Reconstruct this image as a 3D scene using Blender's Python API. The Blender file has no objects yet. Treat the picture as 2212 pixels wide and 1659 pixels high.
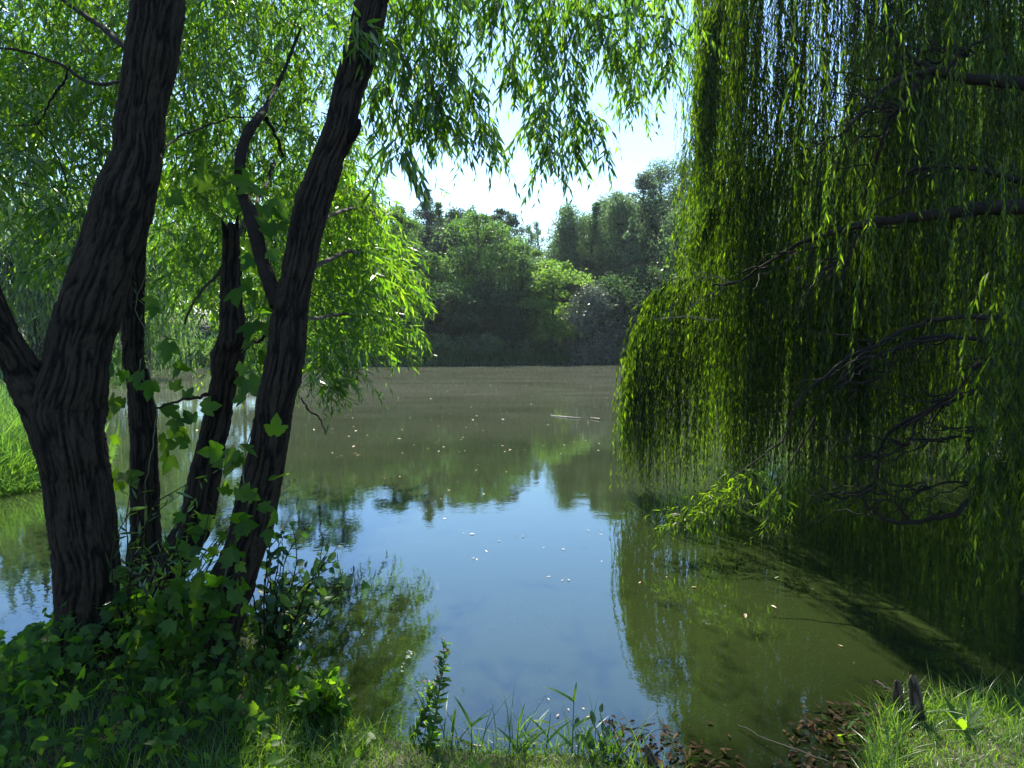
import bpy, math, random
import numpy as np
from mathutils import Vector
S = bpy.context.scene
C = S.collection
rng = np.random.default_rng(11)
random.seed(11)
R = math.radians

# ------------------------------------------------------------------ camera
EYE = 1.5
FPX = 1495.0                      # focal length in pixels of a 2212 px wide picture
PITCH = R(3.62)
cam = bpy.data.cameras.new("camera"); cam.sensor_width = 36; cam.lens = 36*FPX/2212
cam.clip_start = 0.02; cam.clip_end = 3000
co = bpy.data.objects.new("camera", cam); C.objects.link(co)
co.location = (0, 0, EYE); co.rotation_euler = (R(90)-PITCH, 0, 0)
S.camera = co
def P(u, v, D):
    """a point seen at (u, v) whose distance ahead of the camera is D metres"""
    x = (u-1106)/FPX; y = (829.5-v)/FPX
    f = math.cos(PITCH)+y*math.sin(PITCH); z = -math.sin(PITCH)+y*math.cos(PITCH)
    return np.array([x/f*D, D, EYE+z/f*D])

# ------------------------------------------------------------------ light
SUN_AZ, SUN_EL = R(-5), R(50)
world = bpy.data.worlds.new("World"); S.world = world; world.use_nodes = True
wn = world.node_tree.nodes
sky = wn.new('ShaderNodeTexSky'); sky.sky_type = 'NISHITA'; sky.sun_disc = False
sky.sun_elevation = SUN_EL; sky.sun_rotation = SUN_AZ; sky.air_density = 1.3; sky.dust_density = 0.15; sky.ozone_density = 6.5
world.node_tree.links.new(sky.outputs[0], wn['Background'].inputs[0])
wn['Background'].inputs[1].default_value = 0.09
sl = bpy.data.lights.new("sun", 'SUN'); sl.energy = 5.0; sl.angle = R(0.53); sl.color = (1.0, 0.94, 0.80)
so = bpy.data.objects.new("sun", sl); C.objects.link(so)
sd = Vector((math.sin(SUN_AZ)*math.cos(SUN_EL), math.cos(SUN_AZ)*math.cos(SUN_EL), math.sin(SUN_EL)))
so.rotation_euler = sd.to_track_quat('Z', 'Y').to_euler(); so.location = (0, 20, 30)
vs = S.view_settings; vs.view_transform = 'Standard'; vs.look = 'None'; vs.gamma = 1; vs.exposure = 1.7
S.cycles.max_bounces = 7; S.cycles.diffuse_bounces = 2; S.cycles.glossy_bounces = 3
S.cycles.transmission_bounces = 4; S.cycles.transparent_max_bounces = 8
S.cycles.caustics_reflective = False; S.cycles.caustics_refractive = False

# ------------------------------------------------------------------ materials
def new_mat(name):
    m = bpy.data.materials.new(name); m.use_nodes = True; m.node_tree.nodes.clear()
    return m, m.node_tree.nodes, m.node_tree.links
def leaf_mat(name, c0, c1, t0, t1, trans=0.5, gloss=0.06, rough=0.35, drift=3.0):
    """leaf: diffuse + light let through + a little sheen; each leaf its own tone"""
    m, n, l = new_mat(name)
    geo = n.new('ShaderNodeNewGeometry')
    def ramp(a, b):
        mx = n.new('ShaderNodeMix'); mx.data_type = 'RGBA'
        l.new(geo.outputs['Random Per Island'], mx.inputs['Factor'])
        mx.inputs['A'].default_value = (*a, 1); mx.inputs['B'].default_value = (*b, 1)
        vr = n.new('ShaderNodeMix'); vr.data_type = 'RGBA'; vr.blend_type = 'MULTIPLY'; vr.inputs['Factor'].default_value = 1
        l.new(mx.outputs['Result'], vr.inputs['A']); l.new(tone.outputs[0], vr.inputs['B'])
        return vr.outputs['Result']
    tc = n.new('ShaderNodeTexCoord'); nz = n.new('ShaderNodeTexNoise'); nz.inputs['Scale'].default_value = drift; nz.inputs['Detail'].default_value = 2
    l.new(tc.outputs['Object'], nz.inputs['Vector'])
    tone = n.new('ShaderNodeValToRGB'); te = tone.color_ramp.elements
    te[0].position = .32; te[0].color = (.55, .62, .75, 1); te[1].position = .68; te[1].color = (1.25, 1.12, .9, 1)
    l.new(nz.outputs[0], tone.inputs[0])
    d = n.new('ShaderNodeBsdfDiffuse'); l.new(ramp(c0, c1), d.inputs[0])
    t = n.new('ShaderNodeBsdfTranslucent'); l.new(ramp(t0, t1), t.inputs[0])
    a = n.new('ShaderNodeMixShader'); a.inputs[0].default_value = trans
    l.new(d.outputs[0], a.inputs[1]); l.new(t.outputs[0], a.inputs[2])
    g = n.new('ShaderNodeBsdfGlossy'); g.inputs['Roughness'].default_value = rough
    g.inputs[0].default_value = (0.9, 0.95, 0.9, 1)
    b = n.new('ShaderNodeMixShader'); b.inputs[0].default_value = gloss
    l.new(a.outputs[0], b.inputs[1]); l.new(g.outputs[0], b.inputs[2])
    o = n.new('ShaderNodeOutputMaterial'); l.new(b.outputs[0], o.inputs[0])
    return m
def bark_mat(name, dark, light, scale=30, attr=True, mossy=None):
    m, n, l = new_mat(name)
    bs = n.new('ShaderNodeBsdfPrincipled'); bs.inputs['Roughness'].default_value = 0.9
    bs.inputs['Specular IOR Level'].default_value = 0.2
    tc = n.new('ShaderNodeTexCoord')
    nz = n.new('ShaderNodeTexNoise'); nz.inputs['Scale'].default_value = scale; nz.inputs['Detail'].default_value = 6
    l.new(tc.outputs['Object'], nz.inputs['Vector'])
    mx = n.new('ShaderNodeMix'); mx.data_type = 'RGBA'
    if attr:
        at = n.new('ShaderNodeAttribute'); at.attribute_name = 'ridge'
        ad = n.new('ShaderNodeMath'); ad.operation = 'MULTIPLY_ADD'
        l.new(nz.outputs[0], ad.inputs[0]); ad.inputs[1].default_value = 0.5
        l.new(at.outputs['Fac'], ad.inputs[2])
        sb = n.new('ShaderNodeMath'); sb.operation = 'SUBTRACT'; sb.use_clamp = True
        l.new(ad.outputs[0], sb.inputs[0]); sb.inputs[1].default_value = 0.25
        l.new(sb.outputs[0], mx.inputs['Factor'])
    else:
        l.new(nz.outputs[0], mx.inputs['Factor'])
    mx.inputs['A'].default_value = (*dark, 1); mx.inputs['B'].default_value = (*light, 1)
    out = mx.outputs['Result']
    if mossy:
        n2 = n.new('ShaderNodeTexNoise'); n2.inputs['Scale'].default_value = 3.0; n2.inputs['Detail'].default_value = 4
        l.new(tc.outputs['Object'], n2.inputs['Vector'])
        cr = n.new('ShaderNodeValToRGB'); cr.color_ramp.elements[0].position = 0.5; cr.color_ramp.elements[1].position = 0.7
        l.new(n2.outputs[0], cr.inputs[0])
        m2 = n.new('ShaderNodeMix'); m2.data_type = 'RGBA'; l.new(cr.outputs[0], m2.inputs['Factor'])
        l.new(out, m2.inputs['A']); m2.inputs['B'].default_value = (*mossy, 1); out = m2.outputs['Result']
    l.new(out, bs.inputs['Base Color'])
    bp = n.new('ShaderNodeBump'); bp.inputs['Strength'].default_value = 0.5; bp.inputs['Distance'].default_value = 0.008
    l.new(nz.outputs[0], bp.inputs['Height']); l.new(bp.outputs[0], bs.inputs['Normal'])
    o = n.new('ShaderNodeOutputMaterial'); l.new(bs.outputs[0], o.inputs[0])
    return m
M = {}
M['willow'] = leaf_mat('willow_leaf', (.016, .048, .008), (.045, .105, .014), (.12, .38, .008), (.38, .70, .03), .50, .06, .28)
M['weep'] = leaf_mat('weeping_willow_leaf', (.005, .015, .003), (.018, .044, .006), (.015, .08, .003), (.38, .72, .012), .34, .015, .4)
M['hop'] = leaf_mat('hop_leaf', (.018, .054, .008), (.050, .115, .016), (.10, .34, .008), (.36, .66, .02), .48, .012, .5)
M['alder'] = leaf_mat('alder_leaf', (.03, .085, .035), (.06, .13, .055), (.08, .22, .02), (.16, .34, .03), .4, .03, .4)
M['grass'] = leaf_mat('grass_blade', (.035, .10, .015), (.085, .16, .025), (.14, .36, .02), (.30, .50, .03), .45, .03, .4)
M['reed'] = leaf_mat('reed_blade', (.04, .12, .02), (.08, .18, .03), (.15, .38, .03), (.26, .50, .04), .48, .015, .45)
M['mud_leaf'] = leaf_mat('sodden_leaf', (.006, .004, .002), (.055, .034, .018), (.03, .02, .008), (.06, .035, .012), .1, .004, .6)
M['dry'] = leaf_mat('dry_leaf', (.26, .15, .06), (.50, .36, .22), (.2, .12, .04), (.4, .25, .1), .2, .06, .5)
M['robinia'] = leaf_mat('robinia_leaf', (.035, .095, .030), (.065, .15, .042), (.09, .24, .03), (.20, .40, .06), .45, .04, .5)
M['lime'] = leaf_mat('bright_robinia_leaf', (.06, .15, .03), (.10, .21, .04), (.20, .44, .04), (.34, .58, .07), .45, .04, .5)
M['birch'] = leaf_mat('birch_leaf', (.048, .105, .048), (.095, .165, .085), (.10, .24, .06), (.22, .40, .12), .40, .05, .5)
M['shaded_leaf'] = leaf_mat('shade_toned_leaf', (.016, .042, .022), (.034, .075, .038), (.05, .14, .03), (.12, .26, .05), .35, .03, .5)  # deep shade of the low wood put into the leaf colour
M['spruce'] = leaf_mat('larch_leaf', (.030, .060, .040), (.060, .10, .065), (.07, .14, .06), (.12, .22, .10), .3, .04, .5)
M['silver'] = leaf_mat('silver_leaf', (.06, .085, .06), (.19, .22, .18), (.10, .16, .08), (.2, .28, .16), .3, .10, .45)
M['farwillow'] = leaf_mat('far_willow_leaf', (.050, .12, .050), (.10, .20, .075), (.14, .32, .06), (.28, .48, .10), .45, .05, .5)
M['shrub'] = leaf_mat('shrub_leaf', (.035, .095, .040), (.075, .17, .07), (.08, .22, .04), (.18, .38, .06), .35, .06, .5)
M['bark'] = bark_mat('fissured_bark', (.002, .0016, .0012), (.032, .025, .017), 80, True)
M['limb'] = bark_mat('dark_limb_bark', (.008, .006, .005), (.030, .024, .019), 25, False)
M['pale'] = bark_mat('pale_twig_bark', (.20, .17, .13), (.42, .38, .32), 20, False)
M['farbark'] = bark_mat('far_trunk_bark', (.030, .026, .022), (.085, .075, .065), 3, False)
M['stem'] = leaf_mat('green_stem', (.05, .09, .03), (.08, .12, .04), (.05, .1, .02), (.08, .14, .03), .1, .05, .4)
M['rot'] = bark_mat('rotten_wood', (.02, .014, .01), (.13, .10, .07), 60, True)
M['pink'] = leaf_mat('petal', (.7, .35, .5), (.8, .5, .65), (.6, .3, .4), (.6, .3, .4), .4, .02, .5)

# ------------------------------------------------------------------ mesh kit
class MB:
    """collects vertices and faces of ONE mesh object"""
    def __init__(s): s.v = []; s.f = []; s.n = 0; s.r = []
    def add(s, v, f, ridge=None):
        v = np.asarray(v, float).reshape(-1, 3); f = np.asarray(f, int)
        s.v.append(v); s.f.append(f+s.n); s.n += len(v)
        s.r.append(np.zeros(len(v)) if ridge is None else np.asarray(ridge, float).ravel())
    def build(s, name, mat, parent=None, loc=None, smooth=False, z0=None):
        V = np.concatenate(s.v); r = np.concatenate(s.r)
        if parent is not None: off = np.array(parent.location)
        elif loc is not None: off = np.array(loc, float)
        else: off = np.array([V[:, 0].mean(), V[:, 1].mean(), V[:, 2].min()])
        V = V-off
        me = bpy.data.meshes.new(name)
        me.vertices.add(len(V)); me.vertices.foreach_set('co', V.astype(np.float32).ravel())
        loops = np.concatenate([f.ravel() for f in s.f]).astype(np.int32)
        tot = np.concatenate([np.full(len(f), f.shape[1]) for f in s.f])
        st = np.concatenate([[0], np.cumsum(tot)[:-1]]).astype(np.int32)
        me.loops.add(len(loops)); me.loops.foreach_set('vertex_index', loops)
        me.polygons.add(len(st)); me.polygons.foreach_set('loop_start', st)
        if smooth: me.polygons.foreach_set('use_smooth', np.ones(len(st), bool))
        me.update(calc_edges=True); me.validate()
        if r.any() and len(r) == len(me.vertices):
            a = me.attributes.new('ridge', 'FLOAT', 'POINT'); a.data.foreach_set('value', r.astype(np.float32))
        me.materials.append(mat if not isinstance(mat, str) else M[mat])
        o = bpy.data.objects.new(name, me); C.objects.link(o)
        if parent is not None: o.parent = parent
        else: o.location = off
        return o
def tag(o, label=None, cat=None, group=None, kind=None):
    if label: o['label'] = label
    if cat: o['category'] = cat
    if group: o['group'] = group
    if kind: o['kind'] = kind
    return o
def thing(name, loc, label, cat, group=None):
    o = bpy.data.objects.new(name, None); C.objects.link(o); o.location = [float(a) for a in loc]
    o.empty_display_size = 0.1
    return tag(o, label, cat, group)
def unit(a): return a/np.maximum(np.linalg.norm(a, axis=-1, keepdims=True), 1e-9)

def paths_tube(mb, pts, rad, ns=3, ridge=None):
    """N tubes at once; pts (N,S,3), rad (N,S)"""
    pts = np.asarray(pts, float); rad = np.asarray(rad, float)
    N, Sg, _ = pts.shape
    t = unit(np.gradient(pts, axis=1))
    ref = np.where(np.abs(t[..., 2:3]) > .9, np.array([1., 0, 0]), np.array([0, 0, 1.]))
    a = unit(np.cross(t, ref)); b = np.cross(t, a)
    th = np.arange(ns)*2*math.pi/ns
    ring = pts[:, :, None]+rad[:, :, None, None]*(np.cos(th)[:, None]*a[:, :, None]+np.sin(th)[:, None]*b[:, :, None])
    i = np.arange(N)[:, None, None]*Sg*ns; j = np.arange(Sg-1)[None, :, None]*ns; k = np.arange(ns)[None, None]
    k2 = (k+1) % ns
    f = np.stack([i+j+k, i+j+k2, i+j+ns+k2, i+j+ns+k], -1).reshape(-1, 4)
    mb.add(ring.reshape(-1, 3), f, ridge)
def spline(pts, n):
    """Catmull-Rom through rows of pts, n samples"""
    p = np.asarray(pts, float); m = len(p)
    if m == 2: return p[0]+(p[1]-p[0])*np.linspace(0, 1, n)[:, None]
    q = np.vstack([2*p[0]-p[1], p, 2*p[-1]-p[-2]])
    d = np.concatenate([[0], np.cumsum(np.linalg.norm(np.diff(p[:, :3], axis=0), axis=1)+1e-6)])
    s = np.linspace(0, d[-1], n); k = np.clip(np.searchsorted(d, s, side='right')-1, 0, m-2)
    t = ((s-d[k])/(d[k+1]-d[k]))[:, None]
    a, b, c, e = q[k], q[k+1], q[k+2], q[k+3]
    return .5*((2*b)+(c-a)*t+(2*a-5*b+4*c-e)*t*t+(3*b-a-3*c+e)*t**3)
def limb(mb, pr, ns=8, n=None, wob=0.0):
    """one limb through points (x,y,z,r)"""
    p = spline(pr, n or max(6, 6*len(pr)))
    if wob:
        w = np.cumsum(rng.normal(0, wob, (len(p), 3)), axis=0); w -= np.linspace(0, 1, len(p))[:, None]*w[-1]
        p[:, :3] += w
    paths_tube(mb, p[None, :, :3], np.maximum(p[None, :, 3], .0008), ns)
    return p
def vnoise(u, v, pu, seed):
    """smooth value noise, periodic in u with period pu cells"""
    r = np.random.default_rng(seed); T = r.random((pu, 512))
    iu = np.floor(u).astype(int); iv = np.floor(v).astype(int); fu = u-iu; fv = v-iv
    fu = fu*fu*(3-2*fu); fv = fv*fv*(3-2*fv)
    g = lambda a, b: T[a % pu, b % 512]
    return (g(iu, iv)*(1-fu)+g(iu+1, iv)*fu)*(1-fv)+(g(iu, iv+1)*(1-fu)+g(iu+1, iv+1)*fu)*fv
def bark_trunk(mb, pr, seed, amp=.009, knots=(), nu=120, dv=.007):
    """fissured trunk through (x,y,z,r)"""
    L = np.linalg.norm(np.diff(np.asarray(pr)[:, :3], axis=0), axis=1).sum()
    nv = int(L/dv); p = spline(pr, nv)
    t = unit(np.gradient(p[:, :3], axis=0)); a = unit(np.cross(t, np.array([0, 1., 0]))); b = np.cross(t, a)
    th = np.arange(nu)*2*math.pi/nu; s = np.linspace(0, L, nv)
    U, Vv = np.meshgrid(th/(2*math.pi), s)
    cells = max(10, int(2*math.pi*np.mean(np.asarray(pr)[:, 3])/.013))
    warp = (vnoise(U*8, Vv/.15, 8, seed+5)-.5)*1.8
    n1 = vnoise(U*cells+warp*1.5, Vv/.15+3, cells, seed)
    n2 = vnoise(U*cells*2+warp*2, Vv/.08+9, cells*2, seed+1)
    n3 = vnoise(U*cells*4, Vv/.02, cells*4, seed+2)
    # rings of the warp stay periodic because warp itself is periodic in U
    f1 = 1-np.abs(2*n1-1); f2 = 1-np.abs(2*n2-1)
    fiss = np.clip((f1-.60)/.30, 0, 1)*.85+np.clip((f2-.62)/.38, 0, 1)*.5; fiss = np.clip(fiss, 0, 1)
    h = 1-fiss
    rad = p[:, 3][:, None]*(1+.10*(vnoise(U*3, Vv/.35, 3, seed+7)-.5)+.06*(vnoise(U*5, Vv/.12, 5, seed+8)-.5))+amp*(h-.5)+amp*.75*(n3-.5)
    for (ks, ka, kr, kh) in knots:      # along, angle, radius, height
        da = (U-ka+.5) % 1-.5; d2 = ((Vv-ks)/kr)**2+(da*2*math.pi*p[:, 3][:, None]/kr)**2
        rad += kh*np.exp(-d2)
    ring = p[:, None, :3]+rad[..., None]*(np.cos(th)[None, :, None]*a[:, None]+np.sin(th)[None, :, None]*b[:, None])
    j = np.arange(nv-1)[:, None]*nu; k = np.arange(nu)[None]; k2 = (k+1) % nu
    f = np.stack([j+k, j+k2, j+nu+k2, j+nu+k], -1).reshape(-1, 4)
    mb.add(ring.reshape(-1, 3), f, np.clip(h*.9+.45*(n3-.5), 0, 1))
    cap = len(ring)*nu
    mb.add(ring[-1], [list(range(nu))], h[-1]) if False else None
    return p

# leaf templates: x across, y along, z out of the blade; length 1, width 1
def T_lance():
    v = [(0, 0, 0), (.5, .35, .12), (0, 1, -.1), (-.5, .35, .12)]
    return np.array(v, float), np.array([[0, 1, 2, 3]])
def T_lance2():
    v = [(0, 0, 0), (.42, .22, .10), (0, .25, 0), (-.42, .22, .10), (.45, .55, .08), (0, .6, -.03), (-.45, .55, .08), (0, 1, -.16)]
    return np.array(v, float), [np.array([[0, 1, 2], [0, 2, 3], [4, 7, 5], [5, 7, 6]]), np.array([[1, 4, 5, 2], [2, 5, 6, 3]])]
def T_ovate():
    v = [(0, 0, 0), (.36, .14, .10), (.5, .42, .12), (.36, .72, .06), (0, 1, -.12), (-.36, .72, .06), (-.5, .42, .12), (-.36, .14, .10), (0, .45, 0)]
    return np.array(v, float), np.array([[8, i, (i+1) % 8] for i in range(8)])
def T_hop():
    """three-lobed toothed leaf"""
    out = [(0, .02)]
    prof = [(.18, -.10), (.34, -.02), (.44, .12), (.55, .18), (.60, .34), (.70, .46), (.66, .56), (.52, .56), (.42, .54), (.30, .52),
            (.33, .66), (.28, .78), (.20, .86), (.12, .96)]
    out += prof; out += [(0, 1.12)]; out += [(-x, y) for x, y in prof[::-1]]
    v = [(x*.85, y, .22*abs(x)-.10*y*y) for x, y in out]; c = len(v); v.append((0, .35, 0))
    n = len(out)
    return np.array(v, float), np.array([[c, i, (i+1) % n] for i in range(n)])
def T_blade(nseg=4, bend=.5):
    ys = np.linspace(0, 1, nseg+1); v = []; 
    for y in ys:
        w = .5*(1-y**2.2)+.02; v += [(-w, y*(1-.25*bend*y), -bend*y*y), (w, y*(1-.25*bend*y), -bend*y*y)]
    f = [[2*i, 2*i+1, 2*i+3, 2*i+2] for i in range(nseg)]
    return np.array(v, float), np.array(f)
def stamp(mb, T, o, d, nrm, length, width, thick=None):
    """copy template T to every origin o with its length along d and its face towards nrm"""
    tv, tf = T; o = np.asarray(o, float); N = len(o)
    if N == 0: return
    d = unit(np.asarray(d, float)); x = unit(np.cross(d, nrm)); z = np.cross(x, d)
    length = np.broadcast_to(length, N)[:, None, None]; width = np.broadcast_to(width, N)[:, None, None]
    V = o[:, None]+tv[None, :, 0:1]*width*x[:, None]+tv[None, :, 1:2]*length*d[:, None]+tv[None, :, 2:3]*(width if thick is None else length*thick)*z[:, None]
    base = (np.arange(N)*len(tv))[:, None, None]
    fs = tf if isinstance(tf, list) else [tf]
    V = V.reshape(-1, 3)
    start = mb.n
    mb.v.append(V); mb.r.append(np.zeros(len(V))); mb.n += len(V)
    for f in fs: mb.f.append((base+f[None]).reshape(-1, f.shape[1])+start)
def rdir(n): return unit(rng.normal(size=(n, 3)))
LANCE, LANCE2, OVATE, HOP, BLADE, BLADE6 = T_lance(), T_lance2(), T_ovate(), T_hop(), T_blade(), T_blade(6, .9)

def sprays(leafs, twigs, O, D, L, K=16, ll=.11, lw=.018, droop=.5, seg=6, tr=.0016, T=LANCE, spread=.75, hang=.5, zmin=None):
    """leafy twigs: curve from O along D (length L) bending down, K leaves each"""
    O = np.asarray(O, float); N = len(O); D = unit(np.asarray(D, float)); L = np.broadcast_to(L, N)
    s = np.linspace(0, 1, seg)[None, :, None]; Lx = L[:, None, None]
    wob = rng.normal(0, .05, (N, 1, 3))
    pts = O[:, None]+D[:, None]*s*Lx*(1-.3*droop*s)+np.array([0, 0, -1.])*droop*Lx*s*s+wob*Lx*np.sin(s*math.pi)
    if zmin is not None: pts[..., 2] = np.maximum(pts[..., 2], zmin)
    if twigs is not None:
        r = tr*(1-.75*np.linspace(0, 1, seg))[None]*np.ones((N, 1)); paths_tube(twigs, pts, r, 3)
    leaves_on(leafs, pts, K, ll, lw, T, spread, hang)
    return pts
def leaves_on(leafs, pts, K, ll, lw, T=LANCE, spread=.75, hang=.5, s0=.06):
    N, seg, _ = pts.shape
    s = (np.linspace(s0, 1, K)[None]+rng.normal(0, .3/K, (N, K))).clip(0, .9999)*(seg-1)
    k = s.astype(int); f = (s-k)[..., None]; i = np.arange(N)[:, None]
    p = pts[i, k]*(1-f)+pts[i, k+1]*f; t = unit(pts[i, k+1]-pts[i, k])
    side = unit(np.cross(t, rdir(N)[:, None]+.7*rdir(N*K).reshape(N, K, 3)))*np.where(np.arange(K) % 2, 1., -1.)[None, :, None]
    d = unit(t*.7+side*spread+np.array([0, 0, -1.])*hang+rng.normal(0, .18, (N, K, 3)))
    nr = unit(rng.normal(size=(N, K, 3))*.8+np.array([0, 0, .7]))
    sc = rng.uniform(.6, 1.15, (N, K))*(1-.35*np.linspace(0, 1, K)[None]**3)
    m = (p[..., 2] > 0.012).ravel()
    stamp(leafs, T, p.reshape(-1, 3)[m], d.reshape(-1, 3)[m], nr.reshape(-1, 3)[m], (ll*sc).ravel()[m], (lw*sc).ravel()[m])

# ------------------------------------------------------------------ pond shape and ground
POND = [(-2.4, 2.55), (-3.3, 2.4), (-4.6, 2.8), (-5.9, 4.2), (-5.5, 6), (-4.95, 7.2), (-5.5, 8.8), (-7.6, 11), (-11.5, 17), (-16, 25), (-19, 33), (-16.5, 39.5), (-9, 39.6),
        (-4, 41.5), (1, 44.2), (3.6, 45.2), (5, 47.5), (7.6, 44), (12, 41), (16, 34), (14, 24), (10, 15), (7, 10.5), (5.8, 8), (5.0, 6), (4.3, 4.5),
        (3.4, 3.15), (2.5, 2.80), (1.95, 2.68), (1.58, 2.70), (1.38, 2.5), (1.22, 2.25), (1.05, 2.0), (.85, 1.93), (.62, 2.1), (.42, 2.36), (.15, 2.42), (-.2, 2.42), (-.55, 2.55),
        (-.88, 2.75), (-.98, 3.1), (-1.35, 3.6), (-1.85, 4.1), (-2.3, 4.1), (-2.4, 3.4), (-2.3, 2.85)]
pp = np.array(POND+POND[:1]); PP = spline(pp, 420)[:-1]
def pond_sdf(X, Y):
    """distance to the shoreline, negative in the pond"""
    q = np.stack([X.ravel(), Y.ravel()], 1); out = np.full(len(q), 1e9); ins = np.zeros(len(q), bool)
    A = PP; B = np.roll(PP, -1, axis=0)
    for a, b in zip(A, B):
        ab = b-a; t = np.clip(((q-a)@ab)/(ab@ab+1e-12), 0, 1); d = np.linalg.norm(q-a-t[:, None]*ab, axis=1); out = np.minimum(out, d)
        c = (a[1] > q[:, 1]) != (b[1] > q[:, 1])
        with np.errstate(divide='ignore', invalid='ignore'):
            xi = a[0]+(q[:, 1]-a[1])/(b[1]-a[1])*(b[0]-a[0])
        ins ^= c & (q[:, 0] < xi)
    return (out*np.where(ins, -1, 1)).reshape(X.shape)
def rough(X, Y, s=1.0):
    return (np.sin(X*2.1*s+1.3*np.sin(Y*1.7*s))+np.sin(Y*2.7*s+1.1*np.sin(X*3.1*s))+.5*np.sin(X*7.3*s+Y*5.1*s))/2.5
def ground_z(X, Y, d=None):
    X = np.asarray(X, float); Y = np.asarray(Y, float)
    if d is None: d = pond_sdf(X, Y)
    far = np.clip((Y-12)/20, 0, 1)
    bank = .012+.11*(1-np.exp(-np.maximum(d, 0)/.35))+.035*np.clip(d/1.0, 0, 1)*rough(X, Y)
    mound = .10*np.exp(-((X+1.5)**2+(Y-2.9)**2)/.5)*np.clip(d/.15, 0, 1)
    hill = far*(1-np.exp(-np.maximum(d, 0)/14.))*4.0+far*.35*np.clip(d/2, 0, 1)
    out = bank+mound+hill
    bed = -np.minimum(-d*.30, 1.3)-.015+.015*rough(X, Y, 3)*np.clip(-d/.2, 0, 1)
    cove = np.exp(-((X-.98)**2+(Y-2.2)**2)/.22)
    bed = bed*(1-.75*cove)
    return np.where(d >= 0, out, bed)
def warped(n, a, k, c=0.0):
    t = np.linspace(-1, 1, n); return c+a*np.sinh(k*t)
gx = warped(460, .42, 6.9, 0); gy = warped(460, .42, 6.9, 3.0)
GX, GY = np.meshgrid(gx, gy); Dg = pond_sdf(GX, GY); GZ = ground_z(GX, GY, Dg)
def grid_mesh(name, X, Y, Z, mat, attrs=None):
    n, m = X.shape; i = np.arange(n-1)[:, None]*m; j = np.arange(m-1)[None]
    f = np.stack([i+j, i+j+1, i+j+m+1, i+j+m], -1).reshape(-1, 4)
    mb = MB(); mb.add(np.stack([X, Y, Z], -1).reshape(-1, 3), f)
    o = mb.build(name, mat, loc=(0, 0, 0), smooth=True)
    for k, v in (attrs or {}).items():
        a = o.data.attributes.new(k, 'FLOAT', 'POINT'); a.data.foreach_set('value', v.ravel().astype(np.float32))
    return o
def soil_mat():
    m, n, l = new_mat('bank_soil')
    bs = n.new('ShaderNodeBsdfPrincipled'); bs.inputs['Roughness'].default_value = .9
    tc = n.new('ShaderNodeTexCoord')
    a = n.new('ShaderNodeTexNoise'); a.inputs['Scale'].default_value = 6; a.inputs['Detail'].default_value = 8
    l.new(tc.outputs['Object'], a.inputs['Vector'])
    cr = n.new('ShaderNodeValToRGB'); e = cr.color_ramp.elements
    e[0].position = .3; e[0].color = (.012, .010, .006, 1); e[1].position = .7; e[1].color = (.028, .036, .012, 1)
    x = cr.color_ramp.elements.new(.5); x.color = (.024, .019, .010, 1)
    l.new(a.outputs[0], cr.inputs[0]); l.new(cr.outputs[0], bs.inputs['Base Color'])
    b = n.new('ShaderNodeBump'); b.inputs['Distance'].default_value = .02
    l.new(a.outputs[0], b.inputs['Height']); l.new(b.outputs[0], bs.inputs['Normal'])
    o = n.new('ShaderNodeOutputMaterial'); l.new(bs.outputs[0], o.inputs[0]); return m
tag(grid_mesh('ground', GX, GY, GZ, soil_mat()), kind='structure')

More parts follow.
